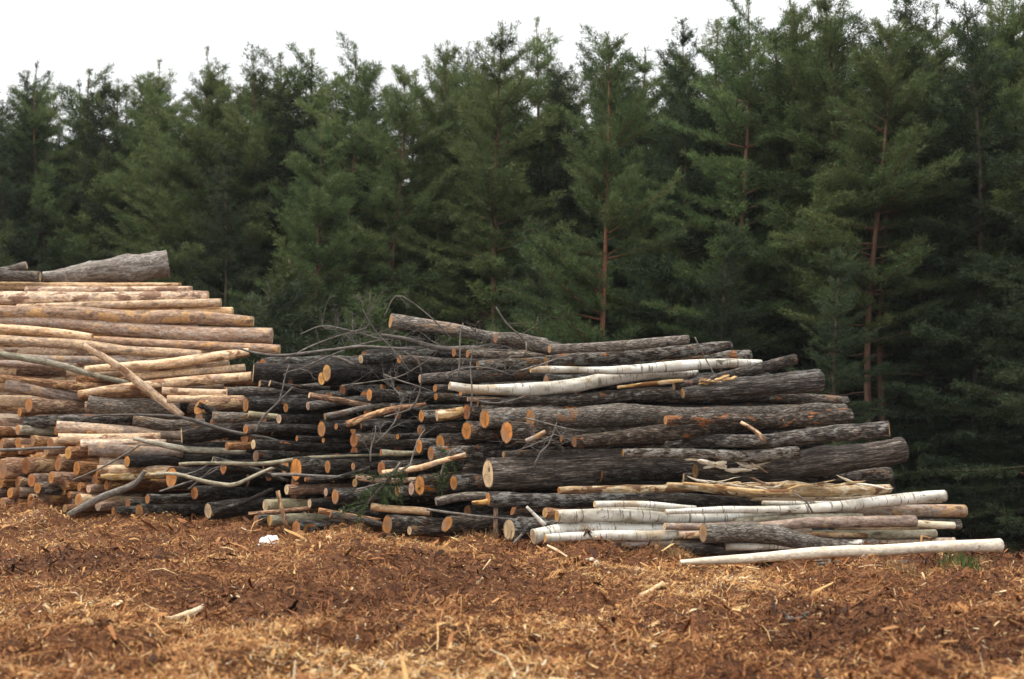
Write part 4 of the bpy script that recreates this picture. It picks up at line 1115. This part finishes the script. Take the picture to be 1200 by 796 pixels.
LOG('grey', 'T', '670,641,9 740,641,10 800,642,9', 'dull log buried along the foot of the crooked birch', a=20, dz=-0.8, **Q, name='log', stubs=0)
LOG('birch', 'R', '690,613,12 760,613,12 830,613,12', 'shaded birch between the long birch and the thick birch butt', a=20, dz=-0.45, **Q, stubs=0)

LOG('torn', 'C', '880,583,8 960,584,9 1055,583,8', 'yellow stripped log just above the clean birch', a=16, dz=-0.65, **Q, name='log')
LOG('aspen', 'C', '860,611,8 930,606,9 1010,606,9', 'pale thin log under the long birch tip', a=16, dz=-0.85, **Q, name='log')
LOG('pale', 'C', '980,619,8 1040,619,9 1092,618,9', 'tan scraped log between two grey logs at the right end', a=16, dz=-0.65, **Q, name='log')
LOG('peeled', 'C', '1050,611,6 1090,615,9 1118,616,8', 'short bare yellow piece beside the scraped tan log', a=16, dz=-0.85, **Q, name='log')
LOG('birch', 'C', '850,641,9 930,640,10 1010,637,10', 'birch lying under the mottled rust log, behind the white pole', a=16, dz=-0.9, **Q, stubs=0)
LOG('pale', 'C', '1000,636,8 1060,636,9 1118,634,9', 'tan log under the pale grey log at the right end', a=16, dz=-0.75, **Q, name='log')
LOG('birch', 'Y', '700,597,8 790,598,8 880,601,8', 'slim birch lying on the long straight birch', a=20, dz=-0.8, **Q, stubs=0)

rp = random.Random(5)
for i in range(11):          # thin mixed poles that fill the spaces between the birches
    x = rp.uniform(640, 900); y = rp.uniform(588, 642); l = rp.uniform(150, 230)
    LOG(rp.choice(['grey', 'aspen', 'pink', 'birch', 'dark', 'pale']), 'C', '%g,%g,%g %g,%g,%g %g,%g,%g' % (x, y, rp.uniform(5, 9), x + l / 2, y + rp.uniform(-4, 2), rp.uniform(6, 9), x + l, y + rp.uniform(-9, 2), rp.uniform(5, 8)),
        'thin pole packed into the spaces between the birches', a=18, dz=rp.uniform(-0.85, -0.5), group='thin poles packed between the birches', name='pole', stubs=0)
for i in range(16):          # thin crooked logs wedged at odd angles between the dark logs
    x = rp.uniform(215, 455); y = rp.uniform(440, 605); l = rp.uniform(60, 110); dy = rp.gauss(0, 22)
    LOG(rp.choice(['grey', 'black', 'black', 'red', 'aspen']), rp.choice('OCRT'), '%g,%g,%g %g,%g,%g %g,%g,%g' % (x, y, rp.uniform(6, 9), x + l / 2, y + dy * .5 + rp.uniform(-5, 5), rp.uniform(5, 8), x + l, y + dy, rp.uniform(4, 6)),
        'thin crooked log wedged at an angle between the dark logs', a=rp.uniform(12, 30), dz=rp.uniform(-0.85, -0.6), group='thin crooked logs wedged between the dark logs', name='log', stubs=0)

# --- hidden rows: dark logs deeper in the stacks that show only through the gaps
rf = random.Random(11)
def filler(x0, x1, y0, y1, n, label, group, kind, dmin, dmax, back):
    for _ in range(n):
        x = rf.uniform(x0, x1); y = rf.uniform(y0, y1)
        LOG(kind, 'R', '%g,%g,%g %g,%g,%g' % (x, y, rf.uniform(dmin, dmax), x + rf.uniform(170, 230), y + rf.uniform(-14, 14), rf.uniform(dmin, dmax) * .85),
            label, dz=back + rf.uniform(0, 0.5), group=group, name='log', stubs=0)
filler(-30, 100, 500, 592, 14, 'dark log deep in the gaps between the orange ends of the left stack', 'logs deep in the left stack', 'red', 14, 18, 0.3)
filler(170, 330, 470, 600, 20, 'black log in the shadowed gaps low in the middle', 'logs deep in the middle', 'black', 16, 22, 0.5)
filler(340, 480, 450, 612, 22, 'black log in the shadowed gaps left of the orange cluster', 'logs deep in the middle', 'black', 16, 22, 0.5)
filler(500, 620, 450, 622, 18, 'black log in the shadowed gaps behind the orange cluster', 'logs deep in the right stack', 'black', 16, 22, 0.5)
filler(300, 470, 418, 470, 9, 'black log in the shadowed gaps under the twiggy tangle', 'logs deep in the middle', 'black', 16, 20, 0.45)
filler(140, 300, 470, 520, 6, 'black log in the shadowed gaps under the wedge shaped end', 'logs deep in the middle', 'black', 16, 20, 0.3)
for i in range(6):
    LOG('pale', 'C', '-90,%g,16 130,%g,15' % (452 + i * 10, 453 + i * 10), 'brown log in the dark seams at the left edge', a=3, refx=110, dz=0.1 + 0.12 * (i % 2), group='logs deep in the left stack')
for x0_, x1_, y in ((90, 320, 447), (95, 330, 463), (100, 250, 478)):
    LOG('red', 'R', '%d,%d,15 %d,%d,14' % (x0_, y, x1_, y - 2), 'brown log in the dark seams behind the mossy log', a=10, refx=150, dz=0.3, group='logs deep in the left stack')
for i in range(14):
    END('red', 'O', -150 + (i * 29) % 115, 470 + i * 9, 17, 'pine log of the left stack just past the left picture edge', run=110, dz=-0.5 - 0.02 * i, group='logs past the left picture edge', name='pine_log', stubs=0)
for i in range(46):          # more ends between the traced ones of the left stack
    x = rf.uniform(-25, 125); y = rf.uniform(503, 596)
    END(rf.choice(['red', 'red', 'red', 'pale']), rf.choice('OORT'), x, y, rf.uniform(9, 14), 'unremarkable orange log end wedged between the larger ends low in the left stack', dz=rf.uniform(-0.75, -0.35), dy=rf.uniform(-4, 4), group='unremarkable log ends of the left stack', name='pine_log', stubs=0)
for i in range(16):
    y = 448 + i * 12
    x0_ = 640 + (i * 37) % 90
    x1_ = min(900 + max(0, y - 448) * 0.85, 1040)
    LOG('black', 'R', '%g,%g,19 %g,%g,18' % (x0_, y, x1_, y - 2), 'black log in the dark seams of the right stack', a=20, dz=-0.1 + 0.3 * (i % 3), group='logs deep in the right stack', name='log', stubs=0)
for i in range(9):
    y = 352 + i * 12
    LOG('pale', 'C', '-60,%g,15 %g,%g,14' % (y, 205 + i * 9, y), 'brown log in the dark seams of the upper left stack', a=2, refx=110, dz=0.25 + 0.1 * (i % 3), group='logs deep in the left stack')

# ------------------------------------------------------------------ sticks, poles and dead branches on the stacks
def ST(kind, spec, label, a, dz, refx=None, name='branch', cat='branch', **kw):
    return build_stick(name, kind, world_points(spec, a, dz, refx), label, cat, **kw)
ST('aspen', '156,514,5 180,520,7 220,526,9 287,531,9', 'straight green pole lying across the black sided log', 10, -1.35, name='pole', cat='pole')
ST('aspen', '176,556,4 205,555,5 240,564,6 264,569,6 277,568,6 302,556,5 327,546,5 347,539,3', 'pale green pole bent at an elbow in the middle', 5, -1.5, refx=201, name='pole', cat='pole', seed=4)
ST('aspen', '209,545,5 253,543,5 316,543,6 361,536,5 400,535,4 450,533,4 491,529,3', 'long thin pole running level above the very large rust end', 6, -1.3, refx=280, name='pole', cat='pole', seed=5)
ST('twig', '88,495,2 118,487,3 190,487,4 225,492,6 270,506,6 316,514,5 340,523,4 354,531,3', 'drooping dark branch arching from the mossy log to the middle', 6, -1.6, refx=200, seed=6, tint=None)
ST('twig', '187,576,3 236,560,3 257,548,2', 'dark twig slanting behind the bent green pole', 6, -1.1, seed=7)
ST('twig', '318,557,6 338,556,5 400,559,4 440,556,3', 'thin branch with a pinkish butt below the long thin pole', 8, -0.95, seed=8)
ST('red', '291,602,4 338,598,5 379,594,4', 'reddish stick lying in front of the cream broken end', 6, -0.9, name='stick', cat='stick', seed=9)
ST('red', '325,576,5 329,597,5 337,621,4', 'upright reddish stick leaning at the foot of the middle', 0, -1.0, name='stick', cat='stick', seed=10)
ST('twig', '300,507,4 307,491,4 325,472,3 343,453,3', 'pale twig standing up in front of the dark middle logs', 0, -1.2, seed=11)
ST('twig', '-30,527,5 0,527,5 40,526,5 77,525,4', 'crooked thin stick over the sawn ends at the left edge', 4, -1.5, refx=20, name='stick', cat='stick', seed=12)
ST('twig', '84,563,2 120,548,3 165,521,3', 'thin dark twig slanting up over the orange ends of the left stack', 6, -1.5, seed=13)
ST('twig', '276,408,3 300,414,4 325,417,5 360,414,5 400,409,5 428,407,5 487,410,4', 'long dead branch bridging the left stack and the middle', 4, -1.0, refx=350, seed=14)
ST('twig', '446,393,5 478,399,8 518,408,9 566,409,10', 'grey dead branch under the top log of the right stack', 12, -0.35, seed=15, twigs=6)
ST('twig', '392,418,3 402,421,5 414,427,6', 'pale broken stick in front of the thick dark log', 0, -0.9, name='stick', cat='stick', seed=16)
ST('twig', '450,372,1.5 464,347,2 482,354,2 507,374,2 530,398,2', 'dead twig arching over the yellow ended top log', 6, -0.4, seed=17, twigs=2)
ST('twig', '581,360,2 594,380,3 612,396,3 622,411,3', 'dead twig rising left of the bent grey log', 0, -0.6, seed=18, twigs=2)
ST('twig', '592,433,3 594,419,3 615,416,3 616,400,2', 'looped grey twig in front of the log left of the birch', 0, -0.8, seed=19)
ST('twig', '814,395,2 828,423,2 842,448,3', 'thin dark twig standing before the birch tips', 0, -1.2, seed=20)
ST('twig', '450,489,3 482,478,3 493,453,3 491,426,3 473,412,2', 'white drooping twig hanging beside the orange cluster', 0, -1.0, seed=21, twigs=4)
ST('pale', '449,555,8 470,551,8 496,547,7 520,540,6 546,533,6', 'tan branch rising to the right above the green sprig', 10, -1.25, seed=22)
ST('pale', '434,594,9 465,598,9 502,601,9', 'tan barkless pole at the foot of the dark logs', 8, -1.15, name='pole', cat='pole', seed=23)
ST('twig', '500,597,4 541,603,4 600,608,4', 'grey thin pole continuing right of the tan barkless one', 10, -1.1, name='pole', cat='pole', seed=24)
ST('birch', '617,594,3 628,605,4 639,616,6', 'white branch stub leaning over the birch butt', 0, -1.5, seed=25)
ST('pink', '616,517,5 628,512,6 640,506,5', 'short grey slat of wood under the round orange end', 5, -1.15, name='stick', cat='stick', seed=26)
ST('red', '581,595,6 581,616,6 582,637,6', 'upright rust coloured post in the dark gap at the foot', 0, -0.55, name='post', cat='post', seed=27)
ST('red', '868,495,4 884,504,5 897,516,6', 'broken pinkish branch on the grey logs at right', 0, -1.45, refx=700, seed=28)
ST('torn', '553,590,4 564,590,6 574,589,8', 'pale tongue of wood left of the straight dark log', 0, -0.8, name='wood_splinter', cat='splinter', seed=29)
ST('torn', '800,566,3 830,570,5 875,576,6 930,577,5', 'long loose splinter on the torn yellow log', 12, -1.1, name='wood_splinter', cat='splinter', seed=30)
ST('twig', '1012,650,3 1016,662,3 1020,678,2', 'dry stalk standing in front of the white pole', 0, -2.6, name='dry_stalk', cat='stalk', seed=31)
ST('twig', '933,579,3 945,588,3 953,601,3', 'dark twig bent over the clean birch', 0, -1.5, seed=32)
ST('twig', '602,637,4 608,630,4 612,626,3', 'short stick propped on the cream end with the dark heart', 0, -1.0, name='stick', cat='stick', seed=33)
# the tangle of dead tops between the left and right stacks
for i, (s, lab, tw) in enumerate((
        ('330,425,5 360,408,5 395,394,4 430,384,3', 'dead treetop lying left in the twiggy tangle', 8),
        ('352,392,3 378,382,4 410,388,5 450,399,6', 'pale dead branch reaching left out of the twiggy tangle', 8),
        ('345,436,5 385,418,5 430,402,5 478,396,4', 'dead branch slanting up through the twiggy tangle', 10),
        ('480,436,5 462,412,5 440,388,4 425,362,2', 'dead branch standing upright in the twiggy tangle', 9),
        ('400,452,5 432,448,5 470,441,5 505,420,3', 'dead branch drooping low in front of the thick dark log', 9),
        ('520,440,4 545,431,5 575,432,4 600,440,3', 'dead branch with fine twigs left of the birch', 8),
        ('440,520,4 462,496,5 470,470,4 462,455,3', 'dead branch hanging beside the drooping twig', 7),
        ('600,530,3 625,521,4 650,509,4', 'small dead branch under the rust ended grey log', 7))):
    ST('twig', ' '.join('%s,%s,%g' % (*p.split(',')[:2], float(p.split(',')[2]) * 0.5) for p in s.split()), lab, 6, -0.5 if i < 6 else -0.9, seed=40 + i, twigs=int(tw * 1.6), size=0.8, group='dead branches tangled on the stacks')

# thin broken twigs caught all over the dark logs
rw = random.Random(77)
for i in range(14):
    x = rw.uniform(190, 640); y = rw.uniform(425, 600); th = rw.choice((rw.gauss(0.15, 0.3), rw.gauss(-0.5, 0.4), rw.gauss(1.2, 0.4)))
    l = rw.uniform(25, 75)
    pts = ' '.join('%g,%g,%g' % (x + l * q * math.cos(th) + rw.gauss(0, 2), y - l * q * math.sin(th) + rw.gauss(0, 2), 3.2 - 1.6 * q) for q in (0, .35, .7, 1))
    ST('twig', pts, 'thin broken twig caught among the dark log ends', 4, -1.0, seed=200 + i, twigs=rw.choice((0, 1, 3)), size=0.45, group='thin broken twigs caught among the dark logs')
# ------------------------------------------------------------------ small things
def leaf_blades(name, pts_dirs, ln, w, mat, parent, seed, jitter=0.5, k=6):
    r = np.random.default_rng(seed)
    P = np.repeat(np.array([p for p, d in pts_dirs], float), k, 0); Dd = np.repeat(np.array([d for p, d in pts_dirs], float), k, 0)
    n = len(P)
    d = Dd + r.normal(0, jitter, (n, 3)); d /= np.linalg.norm(d, axis=1)[:, None]
    s = np.cross(d, r.normal(0, 1, (n, 3))); s /= np.linalg.norm(s, axis=1)[:, None]
    l = ln * r.uniform(0.6, 1.2, n)[:, None]
    V = np.stack([P - s * w / 2, P + s * w / 2, P + d * l], 1).reshape(-1, 3)
    me = np_mesh(name, V, np.arange(n * 3), 3, mat)
    o = bpy.data.objects.new(name, me); COL.objects.link(o)
    if parent: o.parent = parent
    return o

SPRIG_M = plain('green_needles', (0.028, 0.052, 0.016), (0.065, 0.105, 0.03), 9)
GRASS_M = plain('green_grass', (0.045, 0.075, 0.02), (0.11, 0.15, 0.045), 9)
DRYGRASS_M = plain('dry_grass', (0.22, 0.19, 0.10), (0.38, 0.34, 0.20), 9)
def sprig(spec, label, seed, dz, nt=10):
    P = world_points(spec, 4, dz)
    rs = random.Random(seed)
    org = Vector(P[0][:3])
    o = empty('conifer_sprig', org, label, 'sprig')
    C = catmull(P, 14)
    V, Fc, A, _ = tube(C, 6, 0, seed)
    VV = [v - org for v in V]; FF = list(Fc); AA = list(A)
    pd = []
    T, N = frames(C)
    for i in range(2, 14):
        pd.append((C[i][:3] - np.array(org), np.array(T[i])))
    for _ in range(nt):
        i = rs.randrange(2, 14)
        d = (T[i] * 0.9 + Vector((rs.gauss(0, .8), rs.gauss(0, .5), rs.gauss(-0.25, .6)))).normalized()
        p = Vector(C[i][:3]); ln = rs.uniform(0.12, 0.34)
        Q = [np.array([*(p + d * (ln * q) + Vector((0, 0, -0.12 * q * q * ln))), 0.005 * (1 - 0.7 * q)]) for q in (0, .25, .5, .75, 1)]
        v, f, a, _ = tube(Q, 4, 0, seed)
        b = len(VV); VV += [x - org for x in v]; FF += [tuple(b + k for k in ff) for ff in f]; AA += a
        for q in np.linspace(0.1, 1, 9):
            pd.append((np.array(p + d * (ln * q) + Vector((0, 0, -0.12 * q * q * ln)) - org), np.array(d)))
    mesh_obj('stem', VV, FF, BARK['twig'], o, {'lg': AA})
    leaf_blades('needles', pd, 0.07, 0.012, SPRIG_M, o, seed, 0.75, 6)
    return o
sprig('470,542,4 455,562,4 438,580,3 424,600,3', 'green spruce sprig hanging over the dark log ends', 3, -1.35, 13)
sprig('482,544,3 462,556,3 440,560,2', 'short green spruce sprig above the hanging one', 9, -1.3, 6)
sprig('530,528,3 522,540,3 516,560,3', 'small green sprig behind the tan branch', 5, -0.8, 7)

def grass_tuft(px, py, D, w, h, n, mat, label, seed):
    c = at(px, py, D); c.z = gz(c.x, c.y)
    r = np.random.default_rng(seed)
    V = []
    for _ in range(n):
        a = r.uniform(0, 6.28); rr = w * math.sqrt(r.uniform(0, 1))
        x, y = rr * math.cos(a), rr * math.sin(a) * 0.6
        z = gz(c.x + x, c.y + y) - c.z - 0.01
        l = h * r.uniform(0.5, 1.1); lean = r.normal(0, 0.35, 2) * l
        s = np.array([math.cos(a + 1.3), math.sin(a + 1.3), 0]) * 0.005
        b = np.array([x, y, z]); m = b + np.array([lean[0] * .35, lean[1] * .35, l * .6]); t = b + np.array([lean[0], lean[1], l])
        V.append([b - s, b + s, m + s * .7, m - s * .7, t])
    V = np.array(V).reshape(-1, 3)
    Fc = []
    for i in range(n):
        k = i * 5; Fc += [(k, k + 1, k + 2, k + 3), (k + 3, k + 2, k + 4)]
    o = mesh_obj('grass_tuft', V, Fc, mat); o.location = c
    return tag(o, label, 'grass', None)
grass_tuft(1128, 672, 12.75, 0.24, 0.17, 170, GRASS_M, 'bright green grass tuft under the tip of the white pole', 1)
grass_tuft(1185, 662, 14.0, 0.25, 0.15, 70, DRYGRASS_M, 'greyish dry grass tuft right of the white pole', 2)
grass_tuft(960, 667, 14.2, 0.22, 0.09, 110, GRASS_M, 'low green grass under the middle of the white pole', 3)
grass_tuft(770, 640, 15.4, 0.25, 0.14, 120, DRYGRASS_M, 'dry grass tuft at the foot of the crooked birch', 4)
grass_tuft(765, 632, 15.5, 0.10, 0.14, 60, GRASS_M, 'small green weed at the foot of the crooked birch', 5)

BROWNGRASS_M = plain('brown_bracken', (0.13, 0.07, 0.03), (0.30, 0.19, 0.09), 9)
for i, (x, y, D, lab) in enumerate(((735, 655, 15.3, 'brown dry bracken tuft under the crooked birch'), (790, 660, 14.6, 'brown dry bracken tuft at the thin tip of the white pole'),
        (690, 650, 15.2, 'brown dry bracken tuft before the thick birch butt'), (560, 640, 15.6, 'brown dry bracken tuft left of the upright rust coloured post'),
        (420, 632, 16.2, 'brown dry bracken tuft under the lowest long dark log'), (1060, 676, 12.9, 'brown dry grass tuft left of the green grass tuft'))):
    grass_tuft(x, y, D, 0.26, 0.15, 120, BROWNGRASS_M, lab, 20 + i)

# white paper scrap
c = at(315, 645, 15.3); c.z = gz(c.x, c.y) + 0.05
V = []; nxs, nys = 9, 6
for j in range(nys):
    for i in range(nxs):
        u, v = i / (nxs - 1) - .5, j / (nys - 1) - .5
        V.append((u * 0.24 * (1 - 0.5 * abs(v)), v * 0.20 + 0.05 * u, 0.05 * (0.5 - abs(u)) + 0.035 * noise.noise(Vector((u * 6, v * 6, 2))) + 0.03 * (v + .5)))
Fc = [(j * nxs + i, j * nxs + i + 1, (j + 1) * nxs + i + 1, (j + 1) * nxs + i) for j in range(nys - 1) for i in range(nxs - 1)]
V2 = V + [(x, y, z - 0.004) for x, y, z in V]; n0 = len(V)
F2 = Fc + [tuple(n0 + k for k in f[::-1]) for f in Fc]
edge = [i for i in range(nxs)] + [j * nxs + nxs - 1 for j in range(1, nys)] + [(nys - 1) * nxs + i for i in range(nxs - 2, -1, -1)] + [j * nxs for j in range(nys - 2, 0, -1)]
for a, b in zip(edge, edge[1:] + edge[:1]): F2.append((a, n0 + a, n0 + b, b))
o = mesh_obj('paper_scrap', V2, F2, plain('white_paper', (0.78, 0.78, 0.78), (0.85, 0.85, 0.85), 6), smooth=False); o.location = c; o.rotation_euler = (0.5, 0, 0.2)
tag(o, 'crumpled white paper scrap on the mulch before the middle logs', 'paper scrap')

# loose sticks and slabs lying on the mulch
def ground_stick(px, py, px2, py2, d, kind, label, name='stick', flat=1.0, lift=0.0):
    pts = []
    for (x, y) in ((px, py), ((px + px2) / 2, (py + py2) / 2), (px2, py2)):
        D = F * CAM_H / (y - 470)
        for _ in range(4):
            p = at(x, y, D); D = max(5, D - (0 + gz(p.x, p.y) - p.z) * D / CAM_H)
        p = at(x, y, D)
        r = d * D / F / 2
        pts.append(np.array([p.x, p.y, gz(p.x, p.y) + r * 0.7 + lift, r]))
    C = catmull(pts, 14)
    for i, c_ in enumerate(C): c_[3] *= 1 + 0.35 * noise.noise(Vector((i * 0.6, px * 0.1, 0)))
    V, Fc, A, _ = tube(C, 8, 0.25, px * 0.13)
    org = Vector(pts[0][:3])
    o = mesh_obj(name, [v - org for v in V], Fc, BARK[kind], None, {'lg': A}); o.location = org
    return tag(o, label, 'stick', 'loose wood on the mulch')
ground_stick(160, 722, 238, 698, 9, 'torn', 'flat splintered slab of wood lying slanted on the mulch at left')
ground_stick(52, 706, 92, 707, 5, 'torn', 'short pale stick on the mulch near the left edge')
ground_stick(182, 648, 190, 630, 6, 'red', 'small rust coloured stump of wood poking from the mulch')
ground_stick(750, 697, 776, 692, 6, 'pale', 'pale split piece lying on the mulch under the mottled log')
ground_stick(728, 690, 780, 685, 5, 'torn', 'long splinter just behind the pale split piece')
ground_stick(908, 716, 948, 722, 6, 'dark', 'dark knotty stick on the mulch right of centre')
ground_stick(816, 775, 845, 770, 6, 'pale', 'pale chip of wood at the bottom right of centre')
ground_stick(416, 752, 420, 746, 5, 'birch', 'small white chip in the bottom middle of the mulch')
ground_stick(940, 752, 975, 758, 3, 'torn', 'thin sliver lying on the mulch at lower right')
ground_stick(72, 772, 86, 790, 5, 'torn', 'curved shaving in the bottom left corner')
ground_stick(560, 685, 600, 690, 5, 'torn', 'yellowish stick on the mulch below the right stack butt')
ground_stick(688, 658, 700, 664, 7, 'torn', 'light chunk of wood before the birch butt')
ground_stick(1098, 653, 1112, 662, 8, 'red', 'reddish clod of bark next to the green grass tuft')
